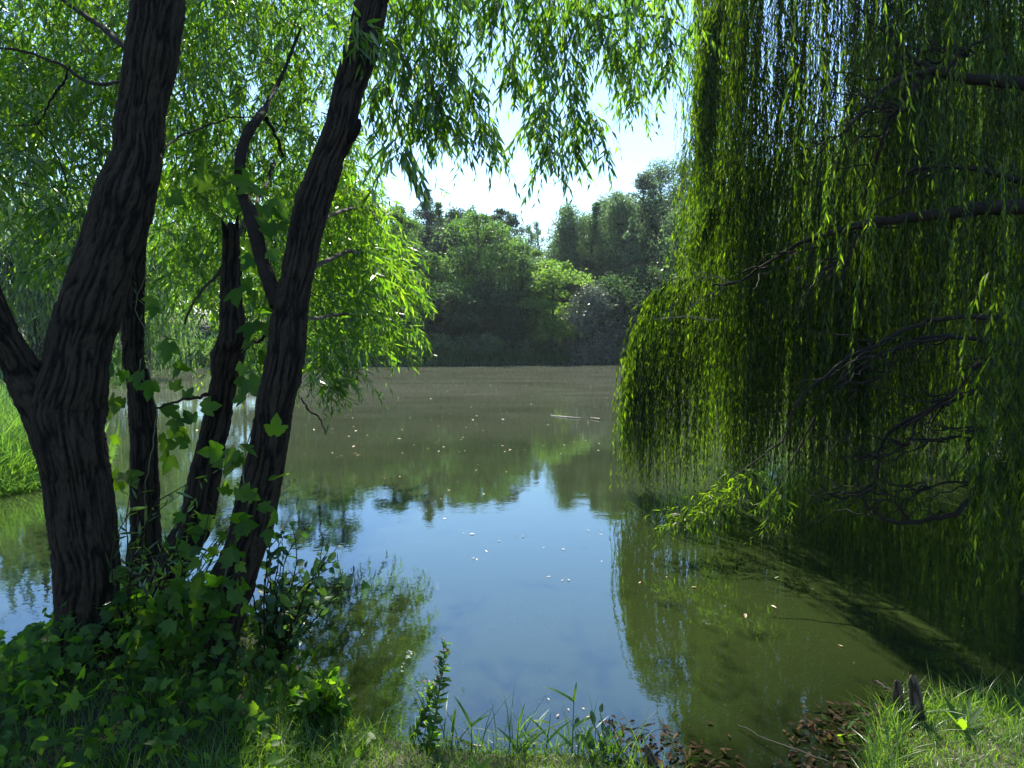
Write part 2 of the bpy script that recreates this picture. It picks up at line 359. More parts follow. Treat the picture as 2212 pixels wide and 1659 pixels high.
def water_mat():
    m, n, l = new_mat('pond_water')
    tc = n.new('ShaderNodeTexCoord')
    def noise(scale, detail=4, sx=1, sy=1, dist=0):
        mp = n.new('ShaderNodeMapping'); mp.inputs['Scale'].default_value = (sx, sy, 1); l.new(tc.outputs['Object'], mp.inputs[0])
        a = n.new('ShaderNodeTexNoise'); a.inputs['Scale'].default_value = scale; a.inputs['Detail'].default_value = detail
        a.inputs['Distortion'].default_value = dist
        l.new(mp.outputs[0], a.inputs['Vector']); return a.outputs[0]
    def math_(op, a, b=None, clamp=False):
        x = n.new('ShaderNodeMath'); x.operation = op; x.use_clamp = clamp
        for i, q in enumerate((a, b)):
            if q is None: continue
            if isinstance(q, (int, float)): x.inputs[i].default_value = q
            else: l.new(q, x.inputs[i])
        return x.outputs[0]
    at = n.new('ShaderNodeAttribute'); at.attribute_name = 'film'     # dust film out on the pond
    clr = n.new('ShaderNodeAttribute'); clr.attribute_name = 'clear'
    # murky body of the water
    swirl = noise(.30, 5, .7, 2.0, 1.6)
    body = n.new('ShaderNodeMix'); body.data_type = 'RGBA'
    l.new(swirl, body.inputs['Factor']); body.inputs['A'].default_value = (.010, .018, .005, 1); body.inputs['B'].default_value = (.020, .029, .008, 1)
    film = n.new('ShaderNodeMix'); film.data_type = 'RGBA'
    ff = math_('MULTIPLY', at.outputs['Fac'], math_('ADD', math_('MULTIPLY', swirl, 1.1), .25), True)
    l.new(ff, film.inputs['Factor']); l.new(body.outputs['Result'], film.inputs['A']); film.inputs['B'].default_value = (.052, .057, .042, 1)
    # pollen specks
    vo = n.new('ShaderNodeTexVoronoi'); vo.inputs['Scale'].default_value = 55; l.new(tc.outputs['Object'], vo.inputs['Vector'])
    sp = math_('LESS_THAN', vo.outputs['Distance'], .075)
    sp = math_('MULTIPLY', sp, math_('GREATER_THAN', noise(1.3, 3), .47))
    spm = n.new('ShaderNodeMix'); spm.data_type = 'RGBA'; l.new(math_('MULTIPLY', sp, .55), spm.inputs['Factor'])
    l.new(film.outputs['Result'], spm.inputs['A']); spm.inputs['B'].default_value = (.35, .34, .26, 1)
    d = n.new('ShaderNodeBsdfDiffuse'); l.new(spm.outputs['Result'], d.inputs[0])
    tr = n.new('ShaderNodeBsdfTransparent'); tr.inputs[0].default_value = (.80, .62, .36, 1)
    mt = n.new('ShaderNodeMixShader'); l.new(clr.outputs['Fac'], mt.inputs[0]); l.new(d.outputs[0], mt.inputs[1]); l.new(tr.outputs[0], mt.inputs[2])
    # ripples
    b1 = n.new('ShaderNodeBump'); b1.inputs['Strength'].default_value = .055; b1.inputs['Distance'].default_value = .02
    l.new(noise(3.2, 3, 1, 1), b1.inputs['Height'])
    b2 = n.new('ShaderNodeBump'); b2.inputs['Strength'].default_value = .05; b2.inputs['Distance'].default_value = .004
    l.new(noise(28, 2), b2.inputs['Height']); l.new(b1.outputs[0], b2.inputs['Normal'])
    g = n.new('ShaderNodeBsdfGlossy'); g.inputs['Roughness'].default_value = .018; g.inputs[0].default_value = (.80, .92, 1, 1)  # blue of the reflected sky put into the mirror tint
    l.new(b2.outputs[0], g.inputs['Normal'])
    fr = n.new('ShaderNodeFresnel'); fr.inputs['IOR'].default_value = 1.95; l.new(b2.outputs[0], fr.inputs['Normal'])
    # a dusty film dulls the mirror a little
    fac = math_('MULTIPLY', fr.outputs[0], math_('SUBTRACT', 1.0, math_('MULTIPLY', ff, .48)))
    mx = n.new('ShaderNodeMixShader'); l.new(fac, mx.inputs[0]); l.new(mt.outputs[0], mx.inputs[1]); l.new(g.outputs[0], mx.inputs[2])
    o = n.new('ShaderNodeOutputMaterial'); l.new(mx.outputs[0], o.inputs[0]); return m
wx = warped(300, .55, 4.6, 0); wy = warped(340, .55, 5.4, 3.0)
WX, WY = np.meshgrid(wx, wy); Dw = pond_sdf(WX, WY); dep = np.maximum(-ground_z(WX, WY, Dw), 0)
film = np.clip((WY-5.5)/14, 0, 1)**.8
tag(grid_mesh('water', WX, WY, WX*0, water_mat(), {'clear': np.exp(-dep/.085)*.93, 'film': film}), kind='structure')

# ------------------------------------------------------------------ the four left-hand trunks
def px_trunk(rows, dflt=2.8):
    """rows of (u, v, width, depth) in picture units -> (x,y,z,r)"""
    out = []
    for (u, v, w, D) in rows:
        p = P(u, v, D); r = w/2*D/FPX*.955
        out.append([*p, r])
    return out
def shape_limbs(mb, lists, ns=7, wob=.004):
    for rows in lists: limb(mb, px_trunk(rows), ns, wob=wob)
def tongue(n, rows):
    """points spread round a line (u,v,halfwidth,D) in picture space"""
    p = spline([(u, v, h, D) for (u, v, h, D) in rows], 60); k = rng.integers(0, 60, n)
    q = p[k]; du = rng.normal(0, .5, n)*q[:, 2]; dv = rng.normal(0, .5, n)*q[:, 2]; dd = rng.normal(0, .5, n)*q[:, 2]*q[:, 3]/FPX*2.2
    return np.array([P(a, b, max(1.6, c)) for a, b, c in zip(q[:, 0]+du, q[:, 1]+dv, q[:, 3]+dd)])
def cloud(n, u0, u1, v0, v1, D0, D1):
    return np.array([P(a, b, c) for a, b, c in zip(rng.uniform(u0, u1, n), rng.uniform(v0, v1, n), rng.uniform(D0, D1, n))])
def down_dirs(n, down=.35, bias=(0, 0, 0)):
    a = rng.uniform(0, 2*math.pi, n); d = np.stack([np.cos(a), np.sin(a), np.full(n, -down)+rng.normal(0, .25, n)], 1)
    return d+np.array(bias)

# --- tree one: forked trunk at the left
t1 = thing('willow_tree', (*P(190, 1470, 2.75)[:2], .12), 'thick dark fissured trunk forking low down, biggest and leftmost on the near bank', 'tree')
mb = MB()
rows = [(196, 1540, 190, 2.7), (195, 1470, 158, 2.7), (192, 1380, 134, 2.7), (189, 1228, 131, 2.7), (180, 1134, 131, 2.7), (162, 1011, 132, 2.7), (148, 943, 142, 2.7), (142, 880, 150, 2.71),
        (160, 810, 132, 2.72), (172, 740, 122, 2.74), (194, 670, 129, 2.76), (224, 567, 116, 2.8), (256, 478, 119, 2.84), (276, 410, 112, 2.87), (298, 342, 96, 2.9), (304, 273, 95, 2.92), (313, 205, 92, 2.94), (328, 103, 100, 2.96), (342, 0, 100, 3.0), (352, -130, 92, 3.05), (375, -330, 80, 3.1), (380, -560, 60, 3.2), (340, -900, 30, 3.3)]
pt = bark_trunk(mb, px_trunk(rows), 3, .011, knots=[(1.05, .35, .07, .02), (2.05, .8, .06, .02), (2.1, .3, .05, .015), (1.25, .62, .05, .012)], nu=150)
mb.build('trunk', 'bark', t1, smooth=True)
mb = MB()
bark_trunk(mb, px_trunk([(150, 985, 80, 2.70), (118, 925, 92, 2.68), (86, 870, 88, 2.66), (50, 805, 72, 2.64), (16, 740, 60, 2.6), (-24, 650, 55, 2.55), (-90, 500, 50, 2.5), (-150, 300, 45, 2.5), (-220, 0, 35, 2.5)]), 21, .009, nu=100)
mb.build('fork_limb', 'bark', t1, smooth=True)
mb = MB()
shape_limbs(mb, [
    [(270, 178, 9, 2.95), (245, 176, 8, 3.05), (200, 168, 8, 3.2), (150, 138, 7, 3.3), (80, 110, 6, 3.4), (0, 98, 5, 3.5), (-100, 90, 4, 3.6)],
    [(150, 142, 6, 3.3), (130, 180, 6, 3.3), (108, 215, 5, 3.3), (75, 262, 4, 3.35), (40, 270, 3, 3.4), (15, 266, 2, 3.4)],
    [(75, 258, 3, 3.35), (110, 320, 3, 3.4), (138, 385, 3, 3.4), (145, 430, 2, 3.4)], [(138, 378, 2, 3.4), (115, 400, 2, 3.4), (82, 410, 1.5, 3.4)],
    [(276, 105, 16, 3.0), (240, 72, 14, 3.15), (205, 48, 12, 3.3), (150, 10, 10, 3.5), (60, -60, 8, 3.8), (-80, -150, 6, 4.2)],
    [(345, 340, 7, 2.9), (372, 315, 6, 3.1), (420, 285, 5, 3.4), (470, 265, 4, 3.7), (530, 255, 3, 4.0), (620, 275, 2, 4.2), (700, 305, 1.5, 4.3)]])
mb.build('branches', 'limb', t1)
lf, tw = MB(), MB()
O = np.concatenate([cloud(750, -150, 300, -200, 240, 3.4, 6.0), cloud(430, -120, 260, 100, 350, 3.6, 6.0), cloud(50, 120, 240, 350, 500, 4.5, 6.0), cloud(330, 250, 500, -150, 150, 3.6, 6.0),
                    cloud(50, -60, 60, 300, 450, 3.2, 4.0), tongue(60, [(145, 420, 30, 3.5), (165, 500, 22, 3.6), (140, 560, 14, 3.6)])])
sprays(lf, tw, O, down_dirs(len(O), .3), rng.uniform(.25, .5, len(O)), 15, .095, .018, .6)
# the crown above the picture that throws the shade on the bank
O = rng.normal(0, 1, (1000, 3))*np.array([1.5, 1.5, .7])+np.array([-1.9, 4.6, 4.9])
sprays(lf, None, O, down_dirs(len(O), .3), rng.uniform(.3, .6, len(O)), 14, .12, .024, .6)
lf.build('crown', 'willow', t1); tw.build('twigs', 'limb', t1)

# --- tree two: thin upright trunk behind the first
t2 = thing('willow_tree', (*P(315, 1290, 3.8)[:2], .1), 'slim dark upright trunk just right of the thick forked one, wound with vine', 'tree')
mb = MB()
bark_trunk(mb, px_trunk([(300, 1400, 120, 3.75), (310, 1290, 95, 3.75), (316, 1200, 74, 3.7), (314, 1134, 60, 3.65), (312, 1011, 54, 3.6), (308, 909, 51, 3.6), (298, 823, 46, 3.6), (287, 772, 43, 3.6), (287, 670, 43, 3.6), (291, 567, 40, 3.6), (298, 500, 36, 3.6), (300, 420, 34, 3.6), (312, 250, 30, 3.65), (330, 60, 24, 3.7), (350, -200, 16, 3.8)]),
           31, .009, knots=[(1.35, .75, .05, .014), (1.0, .2, .04, .012)], nu=90)
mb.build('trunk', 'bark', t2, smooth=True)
lf, tw = MB(), MB()
O = np.concatenate([cloud(330, 330, 640, -150, 260, 4.0, 7.0), cloud(190, 360, 520, 200, 420, 4.6, 7.0)])
sprays(lf, tw, O, down_dirs(len(O), .3), rng.uniform(.25, .5, len(O)), 15, .10, .019, .6)
O = rng.normal(0, 1, (260, 3))*np.array([1.1, 1.1, .5])+np.array([-1.6, 6.2, 5.4])
sprays(lf, None, O, down_dirs(len(O), .3), rng.uniform(.3, .6, len(O)), 14, .12, .024, .6)
lf.build('crown', 'willow', t2); tw.build('twigs', 'limb', t2)

# --- tree three: leaning trunk broken off at head height
t3 = thing('willow_tree', (*P(335, 1390, 3.2)[:2], .1), 'leaning dark trunk with a snapped top, between the slim trunk and the tall leaning one', 'tree')
mb = MB()
bark_trunk(mb, px_trunk([(322, 1460, 120, 3.1), (330, 1390, 88, 3.1), (348, 1296, 70, 3.1), (384, 1194, 71, 3.15), (422, 1134, 72, 3.2), (447, 1011, 64, 3.25), (469, 909, 53, 3.3), (487, 806, 54, 3.3), (503, 740, 56, 3.3), (504, 704, 50, 3.3), (499, 640, 42, 3.35), (500, 567, 38, 3.4), (500, 515, 34, 3.4), (500, 494, 26, 3.4), (498, 484, 12, 3.4), (497, 480, 2, 3.4)]),
           41, .010, knots=[(1.52, .05, .05, .02), (1.6, .2, .05, .015)], nu=100)
limb(mb, px_trunk([(492, 515, 20, 3.38), (486, 494, 14, 3.36), (479, 474, 3, 3.35)]), 7)
limb(mb, px_trunk([(507, 515, 20, 3.4), (511, 490, 12, 3.4), (514, 462, 2, 3.4)]), 7)
mb.build('trunk', 'bark', t3, smooth=True)
mb = MB()
shape_limbs(mb, [[(519, 770, 14, 3.3), (535, 745, 9, 3.2), (556, 740, 8, 3.1), (585, 712, 6, 3.0)],
                 [(465, 855, 8, 3.25), (430, 856, 7, 3.1), (395, 862, 6, 3.0), (352, 878, 5, 2.95), (330, 885, 3, 2.9)],
                 [(500, 560, 12, 3.4), (470, 600, 8, 3.8), (430, 640, 6, 4.4), (400, 700, 4, 5)], [(505, 520, 12, 3.4), (560, 420, 9, 4.2), (600, 330, 7, 5), (640, 200, 5, 5.6)]])
mb.build('branches', 'limb', t3)
lf, tw = MB(), MB()
O = np.concatenate([cloud(400, 345, 620, 260, 560, 4.6, 8.0), cloud(240, 350, 560, 480, 660, 4.8, 8.0), cloud(80, 500, 600, 640, 800, 4.6, 6.5)])
sprays(lf, tw, O, down_dirs(len(O), .3), rng.uniform(.25, .55, len(O)), 15, .11, .020, .6)
lf.build('crown', 'willow', t3); tw.build('twigs', 'limb', t3)

# --- tree four: tall trunk leaning to the right, with the long side branch and the overhanging crown
t4 = thing('willow_tree', (*P(455, 1480, 2.8)[:2], .1), 'tall dark trunk leaning right out over the pond, its leafy branches hanging across the sky', 'tree')
mb = MB()
bark_trunk(mb, px_trunk([(430, 1560, 150, 2.75), (445, 1467, 118, 2.78), (462, 1399, 100, 2.8), (486, 1296, 100, 2.82), (524, 1194, 92, 2.86), (545, 1134, 92, 2.88), (556, 1080, 90, 2.9), (577, 977, 78, 2.92), (594, 875, 76, 2.95), (616, 772, 78, 2.97), (626, 670, 74, 3.0), (646, 567, 66, 3.02), (665, 478, 69, 3.05), (686, 410, 70, 3.08), (710, 342, 66, 3.1), (736, 273, 64, 3.12), (752, 205, 62, 3.15), (781, 103, 68, 3.2), (804, 0, 62, 3.25), (830, -120, 58, 3.3), (870, -320, 48, 3.5), (930, -600, 34, 3.8), (980, -850, 20, 4.0)]),
           51, .010, knots=[(.55, .6, .05, .012), (1.05, .78, .07, .018), (1.42, .3, .05, .012), (2.25, .97, .05, .014), (1.45, .55, .03, .01)], nu=140)
limb(mb, px_trunk([(755, 300, 26, 3.1), (772, 275, 18, 3.08), (776, 258, 8, 3.06)]), 9)
mb.build('trunk', 'bark', t4, smooth=True)
mb = MB()
bark_trunk(mb, px_trunk([(600, 660, 34, 3.0), (588, 625, 30, 3.02), (568, 567, 28, 3.05), (546, 478, 29, 3.1), (523, 410, 22, 3.15), (520, 342, 21, 3.2), (534, 290, 21, 3.25), (562, 250, 16, 3.35), (582, 215, 9, 3.6), (610, 160, 6, 3.9), (650, 60, 3, 4.3)]), 61, .006, nu=60)
shape_limbs(mb, [[(780, 30, 22, 3.2), (900, -90, 20, 3.6), (1050, -130, 17, 4.2), (1180, -30, 14, 4.8), (1235, 22, 12, 5.2), (1270, 48, 10, 5.4), (1350, 38, 8, 5.6), (1440, 40, 5, 5.8), (1500, 80, 2, 6)],
                 [(840, -100, 20, 3.3), (980, -330, 18, 4.0), (1200, -380, 14, 5), (1400, -260, 9, 6), (1500, -60, 4, 6.4)],
                 [(640, 600, 14, 3.05), (700, 560, 11, 4.2), (760, 540, 9, 5.6), (820, 560, 7, 7.0), (880, 600, 4, 7.8)],
                 [(652, 540, 12, 3.05), (720, 470, 9, 4.4), (790, 450, 6, 6.0), (830, 480, 3, 7)],
                 [(640, 700, 11, 3.0), (700, 690, 8, 4.4), (770, 680, 6, 6.2), (850, 710, 3, 7.6)],
                 [(575, 255, 10, 3.4), (600, 300, 7, 3.5), (612, 340, 5, 3.6)], [(640, 690, 5, 3.0), (658, 630, 4, 3.0), (690, 640, 3, 3.1)]])
mb.build('branches', 'limb', t4, smooth=True)
lf, tw = MB(), MB()
# hanging mass just right of the trunk, out over the water
O = np.concatenate([cloud(190, 600, 780, 380, 620, 5.4, 8.3), cloud(150, 640, 800, 520, 740, 5.4, 8.3), tongue(75, [(740, 430, 50, 7), (800, 520, 40, 7.6), (850, 570, 24, 8)]),
                    tongue(70, [(740, 600, 60, 7.2), (820, 620, 30, 7.8), (880, 610, 16, 8)]), tongue(60, [(740, 680, 50, 7.4), (810, 705, 30, 7.8), (865, 700, 14, 8)]),
                    tongue(60, [(650, 700, 40, 6.6), (690, 780, 34, 6.9), (720, 820, 22, 7)])])
sprays(lf, tw, O, down_dirs(len(O), .1, (.75, -.1, .15)), rng.uniform(.3, .65, len(O)), 16, .155, .026, .6)
# behind it up to the sky, between the trunks
O = np.concatenate([cloud(380, 560, 780, -150, 420, 4.2, 7.5), cloud(120, 690, 790, 300, 470, 5, 7)])
sprays(lf, tw, O, down_dirs(len(O), .3), rng.uniform(.25, .5, len(O)), 15, .11, .020, .6)
# curtain across the top
tg = []
for n, rws in [(150, [(830, -60, 46, 3.50), (840, 120, 40, 3.61), (835, 250, 28, 3.67)]), (150, [(910, -60, 50, 3.61), (920, 120, 42, 3.67), (900, 250, 26, 3.72)]), (120, [(980, 0, 45, 3.72), (1000, 150, 34, 3.72), (1045, 290, 24, 3.72)]),
               (70, [(930, 150, 34, 3.61), (960, 270, 22, 3.61)]), (110, [(1060, -60, 40, 3.89), (1090, 90, 26, 3.94), (1110, 170, 14, 3.94)]),
               (170, [(1130, -80, 50, 3.94), (1160, 80, 34, 3.94), (1180, 230, 26, 3.94), (1180, 350, 12, 3.94)]), (170, [(1210, -60, 50, 4.05), (1225, 100, 36, 4.05), (1245, 230, 24, 4.05), (1245, 320, 10, 4.05)]),
               (110, [(1290, -60, 46, 4.21), (1310, 60, 30, 4.21), (1340, 130, 24, 4.21)]), (130, [(1360, -60, 44, 4.27), (1370, 90, 32, 4.33), (1370, 210, 18, 4.33)]), (100, [(1430, -60, 44, 4.44), (1440, 60, 26, 4.44), (1455, 160, 18, 4.44)]),
               (30, [(1270, 220, 8, 4.05), (1300, 280, 6, 4.05), (1318, 320, 4, 4.05)]), (16, [(1150, 250, 8, 3.94), (1140, 290, 5, 3.94)]), (14, [(1500, 40, 12, 4.49), (1510, 70, 8, 4.49)])]:
    tg.append(tongue(int(n*.43), [(a, b, h*.85, d) for a, b, h, d in rws]))
O = np.concatenate(tg+[cloud(110, 820, 1480, -110, 0, 3.5, 4.8)])
sprays(lf, tw, O, down_dirs(len(O), .9), rng.uniform(.14, .28, len(O)), 12, .095, .020, .55, hang=.9)
O = tongue(9, [(850, 300, 12, 2.6), (868, 330, 8, 2.6)])
sprays(lf, tw, O, down_dirs(len(O), .9), .16, 8, .10, .018, .5, T=LANCE2, hang=1.0)
O = tongue(12, [(775, 90, 12, 3.0), (780, 40, 12, 3.0)])
sprays(lf, tw, O, down_dirs(len(O), .3), .16, 8, .09, .018, .5, T=LANCE2)
# crown over the frame
O = rng.normal(0, 1, (330, 3))*np.array([1.0, 1.2, .5])+np.array([-1.7, 5.2, 5.4])
sprays(lf, None, O, down_dirs(len(O), .3), rng.uniform(.3, .6, len(O)), 14, .12, .024, .6)
lf.build('crown', 'willow', t4); tw.build('twigs', 'limb', t4)

# ------------------------------------------------------------------ the big weeping willow at the right
ww = thing('weeping_willow', (5.9, 7.2, .2), 'huge weeping willow at the right whose curtains of yellow-green strands touch the water', 'tree')
mb = MB()
bark_trunk(mb, [[5.9, 7.2, -.1, .42], [5.85, 7.2, .6, .36], [5.75, 7.15, 1.8, .33], [5.9, 7.2, 3.2, .28], [5.7, 7.4, 5, .2], [5.9, 7.4, 7, .1]], 71, .02, nu=90, dv=.03)
mb.build('trunk', 'bark', ww, smooth=True)
mb = MB()
L5 = [(2300, 190, 34, 5.6), (2212, 175, 32, 5.6), (2100, 168, 26, 5.6), (2010, 152, 22, 5.6)]
LIMBS = [L5, [(2010, 152, 22, 5.6), (1985, 135, 14, 5.6), (1950, 90, 10, 5.6), (1905, 55, 7, 5.6), (1860, 20, 5, 5.6)],
         [(2015, 150, 16, 5.6), (1960, 165, 12, 5.5), (1900, 215, 9, 5.4), (1840, 275, 7, 5.3), (1770, 330, 4, 5.3)],
         [(2010, 155, 14, 5.6), (1960, 210, 10, 5.6), (1915, 290, 9, 5.6), (1890, 360, 9, 5.7), (1865, 430, 6, 5.8)],
         [(1990, 165, 10, 5.6), (1960, 230, 8, 5.5), (1900, 330, 5, 5.5)],
         [(2040, 150, 12, 5.7), (2090, 110, 8, 5.8), (2150, 70, 6, 5.9)], [(2300, 435, 44, 5.5), (2212, 452, 40, 5.5), (2060, 470, 30, 5.5), (1940, 490, 22, 5.5), (1850, 503, 18, 5.6), (1780, 520, 14, 5.7), (1720, 545, 10, 5.9), (1660, 575, 7, 6.3), (1600, 612, 6, 6.7), (1540, 615, 5, 6.9)],
         [(2212, 395, 20, 5.8), (2130, 365, 14, 5.8), (2030, 360, 9, 5.8), (1950, 375, 6, 5.8)], [(1850, 503, 10, 5.6), (1830, 560, 7, 5.6), (1800, 640, 4, 5.6)],
         [(2300, 660, 20, 5.2), (2212, 680, 18, 5.2), (2140, 684, 14, 5.2), (2006, 692, 11, 5.2), (1886, 736, 9, 5.2), (1797, 788, 8, 5.1), (1725, 864, 6, 5.0), (1700, 930, 5, 4.95), (1665, 970, 4, 4.9), (1584, 1029, 3, 4.8)],
         [(2300, 750, 20, 5.0), (2175, 744, 14, 5.0), (2046, 728, 12, 5.1), (1946, 752, 9, 5.2), (1918, 808, 7, 5.2), (1860, 830, 5, 5.3), (1800, 810, 3, 5.4)],
         [(2046, 728, 8, 5.1), (1960, 735, 7, 5.0), (1880, 760, 5, 5.0), (1800, 830, 4, 5)],
         [(2300, 740, 24, 5.0), (2175, 768, 17, 5.0), (2106, 796, 14, 5.1), (2054, 856, 12, 5.2), (1950, 925, 10, 5.3), (1918, 969, 8, 5.4), (1893, 1045, 7, 5.5), (1850, 1068, 6, 5.5), (1805, 1069, 5, 5.5), (1770, 1045, 3, 5.5)],
         [(2300, 820, 18, 5.1), (2140, 842, 12, 5.1), (2054, 870, 8, 5.1), (1950, 925, 8, 5.3)], [(1990, 895, 7, 5.3), (1960, 960, 5, 5.2), (1900, 985, 4, 5.2), (1820, 985, 3, 5.2)],
         [(2250, 930, 16, 4.9), (2123, 1049, 14, 4.85), (2058, 1109, 13, 4.8), (1966, 1121, 11, 4.8), (1893, 1101, 8, 4.85), (1861, 1065, 6, 4.9), (1841, 1009, 4, 4.95)],
         [(2180, 1000, 10, 4.9), (2100, 1040, 7, 4.9), (2000, 1058, 5, 4.9), (1930, 1062, 3, 4.9)], [(1966, 1121, 7, 4.8), (1930, 1075, 4, 4.8), (1980, 1020, 3, 4.8)],
         [(2300, 960, 14, 4.7), (2130, 930, 8, 4.7), (2040, 950, 6, 4.8), (1960, 945, 4, 4.9)]]
LIMBS = [[(u, v, w*.9, D*.88) for u, v, w, D in r_] for r_ in LIMBS]
for rws in LIMBS: limb(mb, px_trunk(rws), 8, wob=.006)
for _ in range(110):      # thin side branches off the limbs
    rws = LIMBS[rng.integers(2, len(LIMBS))]; u, v, w, D = rws[rng.integers(1, len(rws)-1)]
    du = rng.uniform(-190, -30); dv = rng.uniform(-60, 140)
    limb(mb, px_trunk([(u, v, 5, D), (u+du*.4, v+dv*.25, 3.6, D+rng.normal(0, .1)), (u+du, v+dv, 1.6, D+rng.normal(0, .3))]), 5, wob=.012)
mb.build('limbs', 'limb', ww)
mb = MB()
for rws in [[(1600, 612, 6, 6.7), (1560, 600, 5, 6.8), (1520, 598, 4, 6.8), (1470, 604, 2, 6.8)], [(1575, 612, 5, 6.7), (1530, 590, 3, 6.7), (1495, 586, 2, 6.7)], [(1570, 615, 5, 6.7), (1545, 640, 3, 6.7), (1505, 655, 2, 6.7)],
            [(1550, 690, 4, 6.6), (1480, 680, 3, 6.6), (1410, 690, 2, 6.6)]]: limb(mb, px_trunk(rws), 6, wob=.005)
mb.build('bare_branch', 'pale', ww)
ww.children[-1]['label'] = 'pale sunlit bare branch on top of the low bulge'
lf, tw = MB(), MB()
def strands(O, D0, Ln, K, ll=.08, lw=.0145, drop=.45, zb=.02, seg=9, spread=.42):
    """hanging strands: leave O along D0, then fall straight down to length Ln"""
    N = len(O); s = np.linspace(0, 1, seg)[None, :, None]; Ln = np.broadcast_to(Ln, N)[:, None, None]
    D0 = np.asarray(D0)[:, None]
    out = D0*drop*(1-np.exp(-s*Ln/.35))
    sway = rng.normal(0, .045, (N, 1, 3))*np.array([1, 1, 0])*s*Ln*.6+rng.normal(0, .012, (N, seg, 3))
    pts = O[:, None]+out+np.array([0, 0, -1.])*Ln*s**1.12+sway
    pts[..., 2] = np.maximum(pts[..., 2], zb)
    paths_tube(tw, pts, .0022*(1-.6*np.linspace(0, 1, seg))[None]*np.ones((N, 1)), 3)
    leaves_on(lf, pts, K, ll, lw, LANCE, spread, .75, .02)
CX, CY = 6.0, 7.2
def dome(n, r0, r1, az0, az1, zt=7.4, zp=.55):
    nc = max(3, n//11); ac = rng.uniform(R(az0), R(az1), nc); rc = rng.uniform(r0, r1, nc)      # strands hang in bunches
    k = rng.integers(0, nc, n); a = ac[k]+rng.normal(0, .035, n); r = rc[k]+rng.normal(0, .10, n)
    x = CX-np.cos(a)*r; y = CY-np.sin(a)*r*.72
    return np.stack([x, y, np.zeros(n)], 1), np.stack([-np.cos(a), -np.sin(a), a*0], 1), r
# upper tier: emission heights spread from the crown roof downwards so every level is covered
def tier(n, r0, r1, az0, az1, z0, z1, l0, l1, K):
    p, d, r = dome(n, r0, r1, az0, az1); p[:, 2] = rng.uniform(z0, z1, n)
    Ln = np.minimum(rng.uniform(l0, l1, n), p[:, 2]-rng.uniform(.02, .5 if z0 > 2 else .22, n))
    # strands gather in bunches
    strands(p, d*.6, Ln, K, drop=.14)
tier(700, 3.5, 4.0, -35, 45, 2.9, 6.9, 1.3, 2.6, 80)      # front and left rim
tier(1000, 3.0, 4.1, -130, -25, 2.6, 7.2, 1.5, 3.0, 80)    # far rim, lit by the sun
tier(650, 3.0, 4.1, -130, -25, 1.4, 3.0, 1.2, 2.8, 75)
tier(380, 3.2, 4.0, -30, 40, 1.3, 3.0, 1.2, 2.9, 75)
tier(700, 1.2, 3.4, -110, 80, 2.6, 6.9, 1.3, 2.6, 75)
tier(450, .8, 3.2, -100, 40, 1.2, 3.0, 1.2, 2.8, 75)
tier(900, 2.2, 3.9, 5, 90, 2.6, 6.6, 1.3, 2.6, 75)
tier(300, 2.6, 3.9, 15, 80, 1.3, 2.6, .9, 2.0, 70)
tier(300, -3.5, 1.0, -75, 0, 1.4, 6.5, 1.3, 2.8, 70)
n = 17000; a = rng.uniform(0, 2*math.pi, n); r = 4.0*np.sqrt(rng.random(n))     # the dense roof of the crown, above the picture
O = np.stack([CX+.4-np.cos(a)*r, CY+1.2-np.sin(a)*r*.95, 7.4+2.2*np.sqrt(np.clip(1-(r/4.1)**2, 0, 1))+rng.normal(0, .35, n)], 1)
sprays(lf, None, O, down_dirs(n, .5), rng.uniform(.3, .6, n), 14, .13, .03, .6)
# the low bulge that leans out to the left
def bulge(n, rws, hw, l0, l1, K, zend=.04, drop=.3):
    p = spline([(u, v, D, 0) for (u, v, D) in rws], 50)[rng.integers(0, 50, n)]
    O = np.array([P(a+rng.normal(0, hw), b+rng.normal(0, hw*.35), c+rng.normal(0, .14)) for a, b, c, _ in p])
    d = np.stack([rng.normal(-.8, .4, n), rng.normal(0, .5, n), rng.normal(.15, .1, n)], 1)
    strands(O, d, np.minimum(rng.uniform(l0, l1, n), O[:, 2]-zend), K, drop=drop)
bulge(85, [(1570, 610, 6.7), (1480, 600, 6.8), (1412, 630, 6.8)], 9, 1.5, 2.4, 70)
bulge(46, [(1415, 645, 6.8), (1388, 700, 6.85), (1380, 760, 6.9)], 7, .9, 1.45, 46, drop=.15)
bulge(60, [(1560, 690, 6.9), (1490, 680, 6.9), (1425, 690, 6.9)], 14, 1.3, 2.1, 65)
bulge(50, [(1600, 700, 7.0), (1500, 740, 7.0), (1420, 790, 7.0)], 14, 1.0, 1.6, 50)
bulge(26, [(1372, 760, 6.95), (1362, 800, 7.0)], 4, .6, 1.15, 40, drop=.06)
bulge(14, [(1375, 720, 6.9), (1400, 760, 6.9)], 6, 1.0, 1.25, 40, drop=.1)
bulge(60, [(1580, 330, 6.6), (1555, 400, 6.6), (1545, 470, 6.6)], 12, .5, 1.1, 40)
bulge(18, [(1535, 440, 6.7), (1515, 470, 6.7), (1497, 520, 6.7)], 5, .3, .5, 24, drop=.1)
bulge(70, [(1600, -60, 6.2), (1560, -20, 6.2), (1535, 60, 6.2)], 10, 1.0, 1.8, 60, drop=.12)
bulge(60, [(1540, 60, 6.3), (1530, 150, 6.3), (1530, 260, 6.3)], 9, .6, 1.2, 40, drop=.08)
